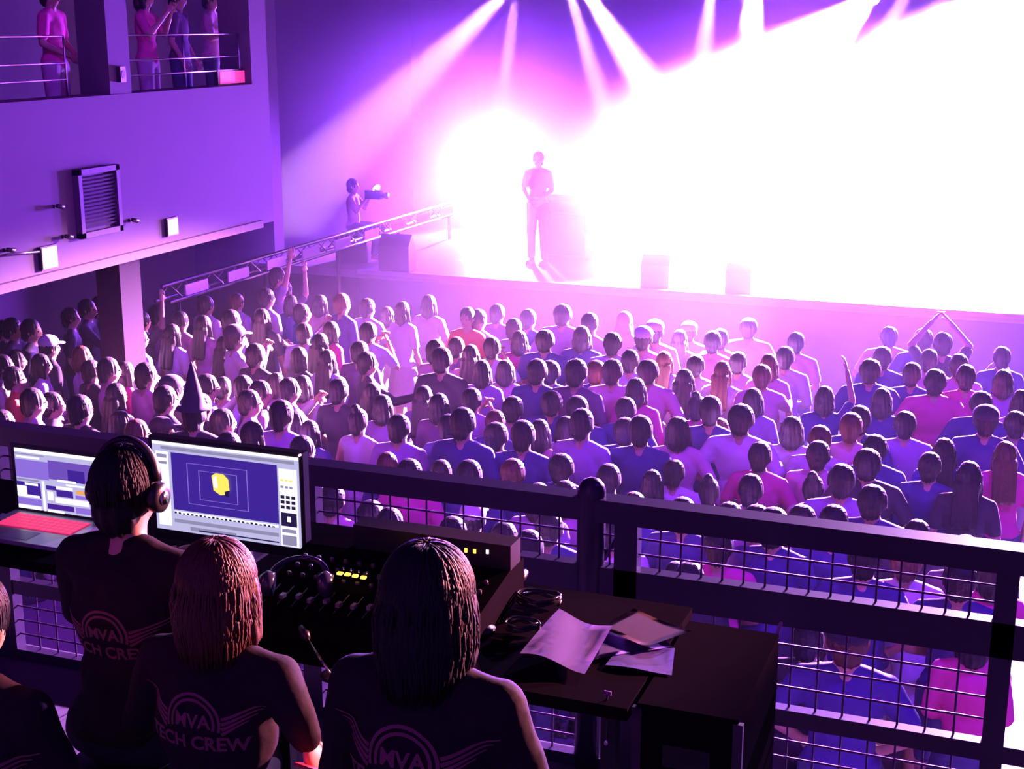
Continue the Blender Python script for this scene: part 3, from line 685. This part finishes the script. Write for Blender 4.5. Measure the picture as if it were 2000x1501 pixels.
# ------------------------------------------------------------------ desks
TZ = 3.15
def table(x0, x1, y0, y1, label):
    t = empty('desk', ((x0+x1)/2, (y0+y1)/2, BZ), 0, label, 'desk'); a, b = (x1-x0)/2, (y1-y0)/2; h = TZ-BZ
    bm = bmesh.new(); box(bm, (-a, -b, h-.035), (a, b, h)); link('desk_top', mesh_from(bm, 'desk_top', desk_m, bevel=.006), t)
    for sx in (-1, 1):
        for sy in (-1, 1):
            bm = bmesh.new(); box(bm, (sx*(a-.06)-.02, sy*(b-.06)-.02, 0), (sx*(a-.06)+.02, sy*(b-.06)+.02, h-.035)); link('leg', mesh_from(bm, 'leg', blackp), t)
table(-4.6, -1.96, 3.36, 4.0, 'black desk carrying the laptop and the bright monitor')
table(-1.94, -.87, 3.08, 3.75, 'black desk under the mixing console and papers')
# black case at the desk end
c0, c1 = atz(1100, 1312, TZ), atz(1522, 1238, TZ)
cx0, cx1, cy0, cy1 = -.855, c1.x, 3.12, c1.y
t = empty('equipment_case', ((cx0+cx1)/2, (cy0+cy1)/2, BZ), 0, 'tall black equipment case at the end of the desk under loose papers', 'case')
a, b, h = (cx1-cx0)/2, (cy1-cy0)/2, TZ-BZ
bm = bmesh.new(); box(bm, (-a, -b, .06), (a, b, h)); link('body', mesh_from(bm, 'body', desk_m, bevel=.012), t)
for sx in (-1, 1):
    bm = bmesh.new(); box(bm, (sx*a-.012, -b-.006, .06), (sx*a+.012, -b+.01, h-.01)); link('edge_trim', mesh_from(bm, 'edge_trim', mat('alu_dark', (.10, .08, .11), .4, metal=.8), bevel=.002), t)
    for sy in (-1, 1):
        bm = bmesh.new(); tube(bm, [(sx*(a-.08)-.015, sy*(b-.08), .03), (sx*(a-.08)+.015, sy*(b-.08), .03)], .03, 12); link('caster', mesh_from(bm, 'caster', blackm, True), t)
bm = bmesh.new(); box(bm, (-.06, -b-.004, h-.16), (.06, -b+.002, h-.10)); link('handle', mesh_from(bm, 'handle', blackm, bevel=.002), t)
# lit strap hanging from the railing beside the case
pts = [atd(1525, 1216, 4.55), atd(1512, 1262, 4.38), atd(1507, 1312, 4.2), atd(1493, 1372, 4.05), atd(1480, 1432, 3.9), atd(1462, 1500, 3.75), atd(1455, 1530, 3.7)]
bm = bmesh.new(); tube(bm, pts, .0065, 8); o = link('hanging_cable', mesh_from(bm, 'hanging_cable', mat('cable_pink', (.8, .45, .5), .5), True)); setp(o, 'long pale pink cable slanting down from the railing beside the black case', 'cable')

# ------------------------------------------------------------------ crew
logo_m = mat('print_faded', (.20, .055, .10), .7)
def strands(bm, c, rad, n, zlow, rs, length=1.0, front=.2, thick=.006):
    """locks lying on the skull from the crown down to zlow"""
    for i in range(n):
        a = rs.uniform(0, 2*PI)
        if math.cos(a) > .75 and rs.random() > front: continue          # leave the face clear
        z0 = rs.uniform(.75, 1.0); pts = []; k = 7; drift = rs.uniform(-.5, .5)
        ph0 = math.acos(min(1, z0)); zl = zlow+rs.uniform(-.03, .05); ph1 = ph0+rs.uniform(.9, 1.6)
        for j in range(k+1):
            ph = ph0+(ph1-ph0)*j/k; ph = min(ph, 2.0); aa = a+drift*j/k*.5; bulge = 1.0+.035*math.sin(j/k*PI)+rs.uniform(-.01, .012)
            r = math.sin(min(ph, PI/2+.12)); p = V(c.x+rad[0]*r*math.sin(aa)*bulge, c.y+rad[1]*r*math.cos(aa)*bulge, c.z+rad[2]*math.cos(ph)*bulge)
            pts.append(p)
        if length > 1:
            e = pts[-1]
            if e.z > zl:
                for j in range(1, 5): pts.append(V(e.x*(1.05+.05*math.sin(j*.8))*(1-.05*max(0, j-2))+rs.uniform(-.005, .005), c.y+(e.y-c.y)*(1.04-.04*max(0, j-2))-.012*(j > 0)*(e.y < c.y), e.z+(zl-e.z)*j/4))
        m = len(pts); tube(bm, pts, [thick*(.6+.5*math.sin(PI*(j+.6)/m)) for j in range(m-1)]+[.0012], 5, flat=.6)
def project(me_flat, top_obj_mesh, off=.004):
    """lay a flat print (in the XZ plane, at the back) onto the shirt"""
    tb = bmesh.new(); tb.from_mesh(top_obj_mesh); bvh = BVHTree.FromBMesh(tb); bad = []
    for v in me_flat.verts:
        hit = bvh.ray_cast(V(v.co.x, -1.5, v.co.z), V(0, 1, 0))
        if hit[0] is not None: v.co.y = hit[0].y-off
        else: bad.append(v)
    bmesh.ops.delete(me_flat, geom=bad, context='VERTS'); tb.free(); return me_flat
def text_bm(bm, s, cx, cz, size, arc=None, rot=0):
    cu = bpy.data.curves.new('tmp_text', 'FONT'); cu.body = s; cu.size = size; cu.align_x = 'CENTER'; cu.offset = size*.028; cu.resolution_u = 3
    o = bpy.data.objects.new('tmp_text', cu); COL.objects.link(o); dg = bpy.context.evaluated_depsgraph_get(); dg.update()
    me = bpy.data.meshes.new_from_object(o.evaluated_get(dg)); bpy.data.objects.remove(o)
    ca, sa = math.cos(rot), math.sin(rot)
    vs_ = [bm.verts.new((cx+v.co.x*ca-v.co.y*sa, 0, cz+v.co.x*sa+v.co.y*ca)) for v in me.vertices]
    for p in me.polygons:
        try: bm.faces.new([vs_[i] for i in p.vertices])
        except ValueError: pass
    bpy.data.meshes.remove(me)
def strip(bm, pts, w):
    prev = None
    for i, (x, z) in enumerate(pts):
        dx = pts[min(i+1, len(pts)-1)][0]-pts[max(i-1, 0)][0]; dz = pts[min(i+1, len(pts)-1)][1]-pts[max(i-1, 0)][1]; l = math.hypot(dx, dz) or 1
        ww = w[i] if isinstance(w, list) else w; a = bm.verts.new((x-dz/l*ww, 0, z+dx/l*ww)); b = bm.verts.new((x+dz/l*ww, 0, z-dx/l*ww))
        if prev: bm.faces.new((prev[0], prev[1], b, a))
        prev = (a, b)
def back_print(top_me, parent, cz, k=1.0, lines=('MVA', 'TECH CREW')):
    bm = bmesh.new()
    for r in (.088*k, .071*k): strip(bm, [(r*math.cos(a), cz+r*math.sin(a)) for a in [PI*(-.08+1.16*i/26) for i in range(27)]], .0045*k)
    for s in (-1, 1):                                           # wings
        for j in range(4):
            z0 = cz+(.020-.016*j)*k; L = (.125-.018*j)*k
            strip(bm, [(s*(.094*k+L*i/7), z0+(.014*math.sin(i/7*2.2)+.028*(i/7)**1.6)*k) for i in range(8)], [.0055*k*(1-.75*i/7) for i in range(8)])
    text_bm(bm, lines[0], 0, cz-.012*k, .058*k); text_bm(bm, lines[1], 0, cz-.080*k, .060*k)
    bmesh.ops.triangulate(bm, faces=bm.faces)
    for _ in range(3):
        es = [e for e in bm.edges if e.calc_length() > .014]
        if es: bmesh.ops.subdivide_edges(bm, edges=es, cuts=1)
    project(bm, top_me); return link('back_print', mesh_from(bm, 'back_print', logo_m), parent)
def headphones(parent, T, z=1.60, mat_=blackm, r=.098):
    p = link('headphones', None, parent); bm = bmesh.new()
    tube(bm, [T((r*math.sin(a), -.005, z+.022+r*1.12*math.cos(a)*.98)) for a in [R(-88+176*i/14) for i in range(15)]], .009, 8, flat=1.6); link('headband', mesh_from(bm, 'headband', mat_, True), p)
    for s in (-1, 1):
        bm = bmesh.new(); c = T((s*(r-.004), -.002, z-.02)); tube(bm, [c+V(-s*.018, 0, 0), c, c+V(s*.016, 0, 0), c+V(s*.022, 0, 0)], [.038, .042, .040, .028], 18); link('ear_cup', mesh_from(bm, 'ear_cup', mat_, True), p)
        bm = bmesh.new(); tube(bm, [c+V(s*.021, 0, 0), c+V(s*.026, 0, 0)], [.02, .018], 14); link('cup_disc', mesh_from(bm, 'cup_disc', chrome, True), p)
def crew(px, py, D, arms_w, label, hk, hcol, rs, phones=False, lean=.12, sleeve='long', lines=('MVA', 'TECH CREW'), pz=1.27, pk=1.0, w=1.0):
    q = atd(px, py, D); sz = q.z-.885; O_ = V(q.x, q.y-lean*.66, sz)
    A = []
    for (el, wr) in arms_w: A += [(v_-O_) if isinstance(v_, Vector) and v_.z > 1.5 else Vector(v_) for v_ in (el, wr)]
    J = joints('d', True, lean, [A[0], A[1], A[2], A[3]]); T = J['T']
    t = empty('crew_person', O_, 0, label, 'person', 'booth crew in printed shirts')
    link('body', body_mesh(J, .011), t)
    tm = top_mesh(J, sleeve, .012, .005); o = link('shirt', tm, t); put_mat(o, shirt_m)
    back_print(tm, o, pz+SEATSHIFT, pk, lines)
    o = link('trousers', trousers_mesh(J), t); put_mat(o, black_c)
    for i, s in ((0, -1), (1, 1)):
        a = J['legs'][i][2]; o = link('shoe', SHOE[i], t, (a.x-s*.105, a.y, a.z-.09))
    bm = hair_bm({'shag': 'b', 'bob': 'b', 'short': 's'}[hk], T, .010); c = T((0, -.016, 1.612))
    if hk == 'shag': strands(bm, c, (.095, .105, .110), 800, T((0, 0, 1.425)).z, rs, 1.5, .3, .0042)
    if hk == 'bob': strands(bm, c, (.091, .101, .106), 800, T((0, 0, 1.45)).z, rs, 1.5, .3, .0034)
    if hk == 'short': strands(bm, c, (.087, .098, .105), 600, 0, rs, 1.0, .2, .0034)
    link('hair', mesh_from(bm, 'hair', hcol, True), t)
    if phones: headphones(t, T)
    # stool
    s = empty('stool', (O_.x, O_.y, BZ), 0, 'black round stool under the '+label.split(',')[0], 'stool', 'stools under the booth crew'); hh = O_.z-BZ-.012
    bm = bmesh.new(); lathe(bm, [(.16, hh-.05), (.175, hh-.035), (.175, hh-.012), (.16, hh)], 24); link('seat', mesh_from(bm, 'seat', blackm, True), s)
    for k in range(4):
        a = PI/4+k*PI/2; bm = bmesh.new(); tube(bm, [(.11*math.cos(a), .11*math.sin(a), hh-.05), (.20*math.cos(a), .20*math.sin(a), 0)], .012, 8); link('leg', mesh_from(bm, 'leg', steel, True), s)
    bm = bmesh.new(); n = 24; tube(bm, [(.165*math.cos(2*PI*i/n), .165*math.sin(2*PI*i/n), hh*.42) for i in range(n+1)], .008, 6, cap=False); link('foot_ring', mesh_from(bm, 'foot_ring', steel, True), s)
    return t, T
shirt_m = mat('crew_shirt', (.020, .012, .020), .85, .12, noise_s=25, noise_a=.25, bump=.25)
rs = random.Random(5)
crew(838, 1060, 2.75, [((-.24, .10, .30), (-.10, .30, .20)), ((.24, .10, .30), (.03, .30, .21))],
     'crew person with shaggy dark hair at the mixing console, back printed with wings', 'shag', hair_m, rs, pz=1.29, pk=.87)
crew(425, 1050, 3.2, [((-.29, .12, .33), (-.30, .36, .42)), (atd(574, 1388, 3.06), atd(600, 1448, 3.06))],
     'crew person with reddish bob hair below the bright monitor, back printed', 'bob', hair_b, rs, pz=1.30, pk=.8)
crew(245, 868, 3.62, [((-.25, .14, .35), (-.17, .40, .38)), ((.25, .14, .35), (.12, .42, .37))],
     'crew person wearing black headphones between laptop and monitor', 'short', hair_m, rs, True, pz=1.225, pk=.8)
crew(-62, 1115, 3.15, [((-.24, .10, .30), (-.10, .30, .18)), ((.24, .10, .30), (.05, .30, .19))],
     'crew person cut off by the lower left edge', 'short', hair_m, rs, pz=1.25)
# phone in the lit hand
q = atd(612, 1500, 3.02); t = empty('smartphone', q, R(10), 'small red-lit phone held low by the bob-haired crew person', 'phone'); t.rotation_euler = (R(60), R(15), R(10))
bm = bmesh.new(); box(bm, (-.036, -.004, -.07), (.036, .004, .07)); link('case', mesh_from(bm, 'case', mat('phone_red', (.5, .03, .03), .35), bevel=.003), t)
bm = bmesh.new(); box(bm, (-.032, -.0052, -.064), (.032, -.004, .064)); link('screen', mesh_from(bm, 'screen', emat('phone_glow', (.5, .03, .02), .5)), t)

# ------------------------------------------------------------------ monitor
def plane_piece(bm, u0, u1, v0, v1, mi, W_, H_, off):
    x0, x1, z1, z0 = -W_/2+W_*u0, -W_/2+W_*u1, H_/2-H_*v0, H_/2-H_*v1
    f = bm.faces.new([bm.verts.new(p) for p in ((x0, -off, z0), (x1, -off, z0), (x1, -off, z1), (x0, -off, z1))]); f.material_index = mi
def outline(bm, u0, u1, v0, v1, mi, W_, H_, off, w=.006):
    plane_piece(bm, u0, u1, v0, v0+w, mi, W_, H_, off); plane_piece(bm, u0, u1, v1-w, v1, mi, W_, H_, off)
    plane_piece(bm, u0, u0+w, v0, v1, mi, W_, H_, off); plane_piece(bm, u1-w, u1, v0, v1, mi, W_, H_, off)
def screen_obj(parent, W_, H_, pieces, mats, lines=(), polys=()):
    bm = bmesh.new(); plane_piece(bm, 0, 1, 0, 1, 0, W_, H_, 0)
    for i, (u0, u1, v0, v1, mi) in enumerate(pieces): plane_piece(bm, u0, u1, v0, v1, mi, W_, H_, .0006+.00012*i)
    k = .0006+.00012*len(pieces)
    for (u0, u1, v0, v1, mi) in lines: outline(bm, u0, u1, v0, v1, mi, W_, H_, k)
    for pts, mi in polys:
        f = bm.faces.new([bm.verts.new((-W_/2+W_*u, -k-.0003, H_/2-H_*v)) for u, v in pts]); f.material_index = mi; k += .0002
    me = bpy.data.meshes.new('screen'); bm.to_mesh(me); bm.free()
    for m in mats: me.materials.append(m)
    return link('screen', me, parent)
TL, TR, BR = atd(296, 856, 4.32), None, None
yM = TL.y; TR = aty(583, 896, yM); BR = aty(583, 1073, yM)
MW, MH = TR.x-TL.x, TR.z-BR.z
mc = Vector(((TL.x+TR.x)/2, yM, (TL.z+BR.z)/2))
mw = [emat('ui_pale', (.62, .60, .95), .85), emat('ui_canvas', (.050, .020, .34), .9), emat('ui_line', (.30, .18, .80), .9), emat('ui_yellow', (1, .80, .12), 1.1),
      emat('ui_white', (.95, .95, 1), 1.1), emat('ui_grey', (.36, .34, .55), .8), emat('ui_black', (.03, .02, .10), .6)]
t = empty('monitor', (mc.x, yM, TZ), 0, 'large bright monitor showing a purple canvas with a yellow shape', 'monitor')
t2 = link('display', None, t, (0, 0, mc.z-TZ)); b = .014
bm = bmesh.new(); box(bm, (-MW/2-b, .002, -MH/2-b-.02), (MW/2+b, .035, MH/2+b)); link('bezel', mesh_from(bm, 'bezel', blackm, bevel=.004), t2)
pcs = [(0, 1, 0, .035, 4), (.06, .97, .05, .085, 5), (.02, .11, .11, .95, 4), (.13, .855, .11, .755, 1), (.865, .985, .14, .99, 4), (.13, .85, .77, .80, 4), (.87, .975, .62, .77, 6), (.91, .935, .66, .72, 4),
       (.13, .85, .86, .90, 5), (.24, .56, .93, .975, 5), (.30, .85, .955, .97, 6), (.875, .97, .80, .84, 5), (.875, .97, .87, .98, 5), (.03, .10, .14, .18, 5), (.03, .10, .22, .25, 5)]
for r_ in range(3):
    for c_ in range(3): pcs.append((.873+.036*c_, .873+.036*c_+.026, .43+.055*r_, .43+.055*r_+.035, 6))
for c_ in range(24): pcs.append((.135+.0295*c_, .135+.0295*c_+.017, .775+.004*(c_ % 3), .797, 6))
for c_ in range(3): pcs.append((.88+.03*c_, .90+.03*c_, .25, .27, 3)); pcs.append((.88+.03*c_, .90+.03*c_, .32, .345, 5))
screen_obj(t2, MW, MH, pcs, mw, [(.245, .66, .20, .66, 2), (.325, .59, .27, .60, 2)],
           [([(.415, .31), (.445, .275), (.50, .28), (.53, .33), (.535, .45), (.515, .50), (.47, .515), (.425, .47)], 3), ([(.50, .47), (.535, .45), (.53, .52), (.505, .525)], 6), ([(.425, .33), (.45, .30), (.455, .44), (.43, .44)], 4)])
bm = bmesh.new(); box(bm, (-.05, .045, 0), (.05, .06, MH*.55)); box(bm, (-.05, .036, MH*.4), (.05, .05, MH*.6)); link('stand', mesh_from(bm, 'stand', steel, bevel=.004), t)
bm = bmesh.new(); box(bm, (-.11, -.05, 0), (.11, .11, .010)); link('foot', mesh_from(bm, 'foot', steel, bevel=.004), t)
bm = bmesh.new(); tube(bm, [(MW/2+b-.006, -.0, MH/2+b-.004), (MW/2+b-.006, -.01, MH/2+b-.004)], .004, 8); link('status_light', mesh_from(bm, 'status_light', emat('led_pink', (1, .6, .8), 1.5)), t2)
# ------------------------------------------------------------------ laptop
a = atd(27, 873, 4.62); yL = a.y; bb = aty(27, 988, yL); LH = a.z-bb.z; LW = .345
base = Vector((a.x+LW/2, yL, TZ))
t = empty('laptop', base, 0, 'open laptop with bright editing windows and red-lit keys', 'laptop')
lid = link('lid', None, t, (0, 0, max(.03, (a.z+bb.z)/2-TZ)))
bm = bmesh.new(); box(bm, (-LW/2-.014, .001, -LH/2-.02), (LW/2+.014, .010, LH/2+.014)); link('bezel', mesh_from(bm, 'bezel', blackm, bevel=.003), lid)
pcs = [(0, 1, 0, .06, 4), (0, .36, .08, .10, 5), (.02, .30, .12, .155, 4), (0, .40, .18, .48, 2), (.40, 1, .14, .45, 7), (.63, .83, .26, .46, 1), (.50, .72, .44, .48, 4), (0, .28, .50, .53, 5), (.60, .99, .50, .53, 4),
       (0, .29, .55, .80, 1), (0, .12, .62, .78, 4), (.10, .26, .56, .60, 4), (0, .27, .76, .80, 4), (0, .29, .82, .93, 2), (0, .28, .94, 1, 4), (.31, .34, .50, 1, 4), (.36, .48, .56, .63, 1), (.48, .68, .55, .60, 4),
       (.48, .68, .61, .72, 1), (.37, .44, .66, .80, 4), (.46, .86, .74, .83, 4), (.36, .68, .86, .95, 1), (.70, .88, .86, .96, 2), (.72, .86, .58, .64, 8), (.71, .88, .66, .72, 2), (.36, .56, .96, 1, 4), (.88, 1, .50, 1, 6)]
screen_obj(lid, LW, LH, pcs, mw+[emat('ui_violet', (.20, .10, .62), .8), emat('ui_orange', (1, .45, .1), .9)])
bm = bmesh.new(); box(bm, (-LW/2-.014, -.255, .002), (LW/2+.014, .012, .016)); link('base', mesh_from(bm, 'base', mat('alu', (.62, .58, .66), .35, metal=.7), bevel=.004), t)
key = bmesh.new(); box(key, (-.0105, -.009, 0), (.0105, .009, .003)); key = mesh_from(key, 'key', mat('key_red', (.10, .01, .03), .5, emit=(1, .05, .22), estr=.9), bevel=.0015)
kb = link('keyboard', None, t, (0, 0, .016))
bm = bmesh.new(); box(bm, (-.152, -.148, 0), (.152, -.032, .0012)); link('deck', mesh_from(bm, 'deck', emat('deck_glow', (.9, .02, .18), .55)), kb)
for r_ in range(5):
    for c_ in range(12): link('key', key, kb, (-.138+.0251*c_, -.14+.0232*r_+.005, .0012))
bm = bmesh.new(); box(bm, (-.05, -.235, .016), (.05, -.165, .0168)); link('trackpad', mesh_from(bm, 'trackpad', mat('trackpad', (.5, .45, .55), .3)), t)
def sheet(name, corners, label, m=paper, wave=.006, th=.0012, cat='paper', group=None):
    c = sum(corners, Vector())/4; bm = bmesh.new(); n = 8; vt = []
    for i in range(n+1):
        for j in range(n+1):
            u, v = i/n, j/n; p = corners[0].lerp(corners[1], u).lerp(corners[3].lerp(corners[2], u), v)-c
            p.z += wave*(math.sin(u*5+v*2)*.5+.5)*(1 if wave else 0); vt.append(bm.verts.new(p))
    for i in range(n):
        for j in range(n): bm.faces.new((vt[i*(n+1)+j], vt[(i+1)*(n+1)+j], vt[(i+1)*(n+1)+j+1], vt[i*(n+1)+j+1]))
    bmesh.ops.solidify(bm, geom=bm.faces[:], thickness=th)
    o = link(name, mesh_from(bm, name, m, True), None, c); return setp(o, label, cat, group)
P = lambda px, py, z=.003: atz(px, py, TZ+z)
sheet('paper_sheet', [P(-40, 1046), P(20, 1052), P(60, 1012), P(5, 1004)], 'pale sheet of paper left of the laptop keyboard', group='loose papers in the booth')
sheet('paper_sheet', [P(168, 1052), P(205, 1062), P(200, 1046), P(172, 1040)], 'small pale paper scrap right of the red keyboard', group='loose papers in the booth')
# papers at the desk end
sheet('open_booklet', [P(1015, 1282, .012), P(1142, 1316, .012), P(1196, 1232, .016), P(1092, 1200, .03)], 'curled lilac booklet lying open at the desk corner', wave=.02, th=.004, cat='booklet')
sheet('paper_sheet', [P(1150, 1292), P(1315, 1262, .006), P(1262, 1222, .006), P(1165, 1226)], 'pale paper sticking out from under the booklet', group='loose papers in the booth')
sheet('paper_sheet', [P(1182, 1300), P(1312, 1318), P(1318, 1268), P(1215, 1262)], 'bluish paper hanging at the front edge of the black case', mat('paper_blue', (.08, .05, .30), .8), group='loose papers in the booth')
sheet('folder', [P(1170, 1228, .016), P(1262, 1262, .02), P(1350, 1234, .02), P(1238, 1190, .02)], 'dull maroon folder lying behind the booklet', mat('folder_maroon', (.05, .008, .03), .9), .004, .006, 'folder')

# ------------------------------------------------------------------ mixing console and its gear
X0, X1, Y0, Y1 = -2.02, -1.36, 3.14, 3.66
t = empty('mixing_console', ((X0+X1)/2, (Y0+Y1)/2, TZ), 0, 'black mixing console with four glowing yellow buttons beside the shaggy-haired crew person', 'mixer')
w2, d2 = (X1-X0)/2, (Y1-Y0)/2; HB = aty(850, 1026, Y1-.03).z-TZ
bm = bmesh.new(); pr = [(-d2, 0), (d2, 0), (d2, .12), (d2-.12, .12), (-d2, .05)]
v = [bm.verts.new((x, y, z)) for x in (-w2, w2) for y, z in pr]; bm.faces.new(v[:5]); bm.faces.new(v[5:][::-1])
for i in range(5): bm.faces.new((v[i], v[(i+1) % 5], v[5+(i+1) % 5], v[5+i]))
link('body', mesh_from(bm, 'body', desk_m, bevel=.006), t)
bm = bmesh.new(); xb = aty(722, 1010, Y1).x-t.location.x; box(bm, (xb, d2-.11, .12), (w2, d2-.03, HB)); link('meter_bridge', mesh_from(bm, 'meter_bridge', mat('bridge_black', (.02, .016, .024), .3), bevel=.006), t)
sl = (.12-.05)/(2*d2-.12)
cap_ = bmesh.new(); box(cap_, (-.006, -.011, 0), (.006, .011, .011)); cap_ = mesh_from(cap_, 'fader_cap', mat('fader_grey', (.22, .18, .24), .4), bevel=.002)
slot = bmesh.new(); box(slot, (-.0015, -.05, 0), (.0015, .05, .0015)); slot = mesh_from(slot, 'fader_slot', mat('slot', (.05, .04, .06), .4))
knob = bmesh.new(); lathe(knob, [(.007, 0), (.007, .008), (.0055, .012)], 10); knob = mesh_from(knob, 'knob', mat('knob_dark', (.07, .06, .08), .35), True)
def dz_(y): return .05+(y+d2)*sl
for i in range(14):
    x = -w2+.04+i*(2*w2-.08)/13
    link('fader_slot', slot, t, (x, -d2+.12, dz_(-d2+.12))).rotation_euler = (math.atan(sl), 0, 0); link('fader_cap', cap_, t, (x, -d2+.10+.04*rs.random(), dz_(-d2+.12)))
    for j in range(3): link('knob', knob, t, (x, -d2+.22+.05*j, dz_(-d2+.22+.05*j)))
led = emat('led_amber', (1, .50, .06), 3.0)
for (px, py) in ((664, 1121), (679, 1123), (694, 1126), (710, 1129)):
    q = atz(px, py, TZ+.12)-t.location; q.y = min(q.y, d2-.035); q.z = .12; bm = bmesh.new(); box(bm, (-.0075, -.006, 0), (.0075, .006, .006)); link('lit_button', mesh_from(bm, 'lit_button', led, bevel=.001), t, q)
    bm = bmesh.new(); tube(bm, [(0, 0, 0), (0, 0, .014)], .003, 8); link('toggle', mesh_from(bm, 'toggle', chrome, True), t, q+V(.002, .02, 0))
for (px, py, m) in ((909, 1075, led), (926, 1077, led), (951, 1078, emat('led_white', (.9, .8, 1), 2))):
    q = aty(px, py, Y1-.115)-t.location; bm = bmesh.new(); box(bm, (-.004, -.003, -.006), (.004, .0, .006)); link('meter_light', mesh_from(bm, 'meter_light', m), t, (q.x, d2-.11, q.z))
# microphone on a gooseneck, boom arm, headphones, cables, tag, chair
def stick(name, pts, r, m, label, cat, extra=None):
    o0 = pts[0].copy(); t = empty(name, o0, 0, label, cat); bm = bmesh.new(); tube(bm, [p-o0 for p in pts], r, 8); link('stem', mesh_from(bm, 'stem', m, True), t)
    if extra: extra(t, [p-o0 for p in pts])
    return t
def tip(t, ps):
    d = (ps[-1]-ps[-2]).normalized(); bm = bmesh.new(); tube(bm, [ps[-1], ps[-1]+d*.02, ps[-1]+d*.05], [.008, .014, .010], 10); link('head', mesh_from(bm, 'head', blackm, True), t)
    bm = bmesh.new(); lathe(bm, [(.035, 0), (.035, .01), (.01, .02)], 16, ps[0]); link('base', mesh_from(bm, 'base', blackm, True), t)
g0 = atz(652, 1322, TZ+.001)
stick('gooseneck_lamp', [g0, atd(645, 1315, 3.32), atd(628, 1290, 3.38), atd(601, 1247, 3.46)], .0035, chrome, 'thin bright gooseneck rod standing beside the shaggy-haired crew person', 'lamp', tip)
g1 = atz(944, 1232, TZ+.002)
stick('boom_arm', [g1, atd(960, 1212, 3.72), atd(985, 1175, 3.8), atd(1014, 1134, 3.9)], .0035, mat('arm_violet', (.25, .18, .5), .4, metal=.3), 'thin violet boom arm rising right of the shaggy-haired crew person', 'stand', tip)
def coil(px, py, n, r, label):
    q = atz(px, py, TZ+.004); pts = []
    for i in range(n*14+1):
        a = 2*PI*i/14; pts.append(V((r+.008*math.sin(i*.9))*math.cos(a), (r*.8+.006*math.cos(i*1.3))*math.sin(a), .006+.0045*i/14+.008*abs(math.sin(i*.37))))
    bm = bmesh.new(); tube(bm, pts, .004, 6); o = link('cable_coil', mesh_from(bm, 'cable_coil', mat('cable_gloss', (.02, .02, .03), .12), True), None, q); setp(o, label, 'cable', 'coiled cables on the desk')
coil(1052, 1180, 5, .06, 'glossy black coiled cable behind the open booklet')
coil(1020, 1232, 4, .045, 'smaller glossy black cable coil left of the booklet')
# headphones lying by the monitor foot
q = atz(580, 1150, TZ+.10); t = empty('desk_headphones', q, R(20), 'black headphones lying on the mixing console right of the monitor foot', 'headphones')
bm = bmesh.new(); tube(bm, [(.085*math.cos(a), 0.02+.095*math.sin(a), .02+.03*math.sin(a)) for a in [PI*i/12 for i in range(13)]], .008, 8); link('headband', mesh_from(bm, 'headband', mat('gloss_black', (.03, .03, .06), .12), True), t)
for s in (-1, 1):
    bm = bmesh.new(); tube(bm, [(s*.085-.02*s, 0, .012), (s*.085, 0, .014), (s*.085+.018*s, 0, .014)], [.036, .040, .028], 16); link('ear_cup', mesh_from(bm, 'ear_cup', mat('gloss_black', (.03, .03, .06), .12), True), t)
# chair made up for an unclear dark round shape edged by an arc of light
q = atd(1322, 1421, 3.3); t = empty('stand_in_chair', (q.x, q.y, BZ), R(12), 'made-up round-backed chair for a dark round shape edged with light', 'chair'); hz = q.z-BZ
bm = bmesh.new(); r = .052; n = 26; tube(bm, [(r*math.sin(a), 0, hz-r+r*math.cos(a)) for a in [R(-100+200*i/n) for i in range(n+1)]], .0055, 8); link('back_rim', mesh_from(bm, 'back_rim', chrome, True), t)  # chrome tube shaped to stand in for the thin arc of light
bm = bmesh.new(); tube(bm, [(0, -.008, hz-r), (0, .008, hz-r)], r-.004, 24); link('backrest', mesh_from(bm, 'backrest', blackm, True), t)
bm = bmesh.new(); tube(bm, [(0, .01, hz-r), (0, .03, .5)], .014, 8); link('back_post', mesh_from(bm, 'back_post', blackm, True), t)
bm = bmesh.new(); lathe(bm, [(.15, .44), (.17, .46), (.17, .49), (.15, .5)], 20, (0, -.12, 0)); link('seat', mesh_from(bm, 'seat', blackm, True), t)
for k in range(4):
    a = PI/4+k*PI/2; bm = bmesh.new(); tube(bm, [(.1*math.cos(a), -.12+.1*math.sin(a), .45), (.17*math.cos(a), -.12+.17*math.sin(a), 0)], .011, 6); link('leg', mesh_from(bm, 'leg', steel, True), t)
# small pale tag and clips on the case front
fy = cy0-.012
q = aty(1187, 1353, fy); t = empty('cable_tag', q, 0, 'small pale tag with a short cable hanging on the front of the black case', 'tag')
bm = bmesh.new(); box(bm, (-.009, -.002, -.006), (.009, .002, .006)); link('tag', mesh_from(bm, 'tag', paper, bevel=.001), t)
bm = bmesh.new(); tube(bm, [(0, 0, -.006), (-.006, -.003, -.04), (.002, -.002, -.08), (0, -.004, -.13)], .003, 6); link('cord', mesh_from(bm, 'cord', mat('cable_gloss', (.02, .02, .03), .12), True), t)
bm = bmesh.new(); ell(bm, (0, -.004, -.135), (.006, .006, .009)); link('clip', mesh_from(bm, 'clip', chrome, True), t)
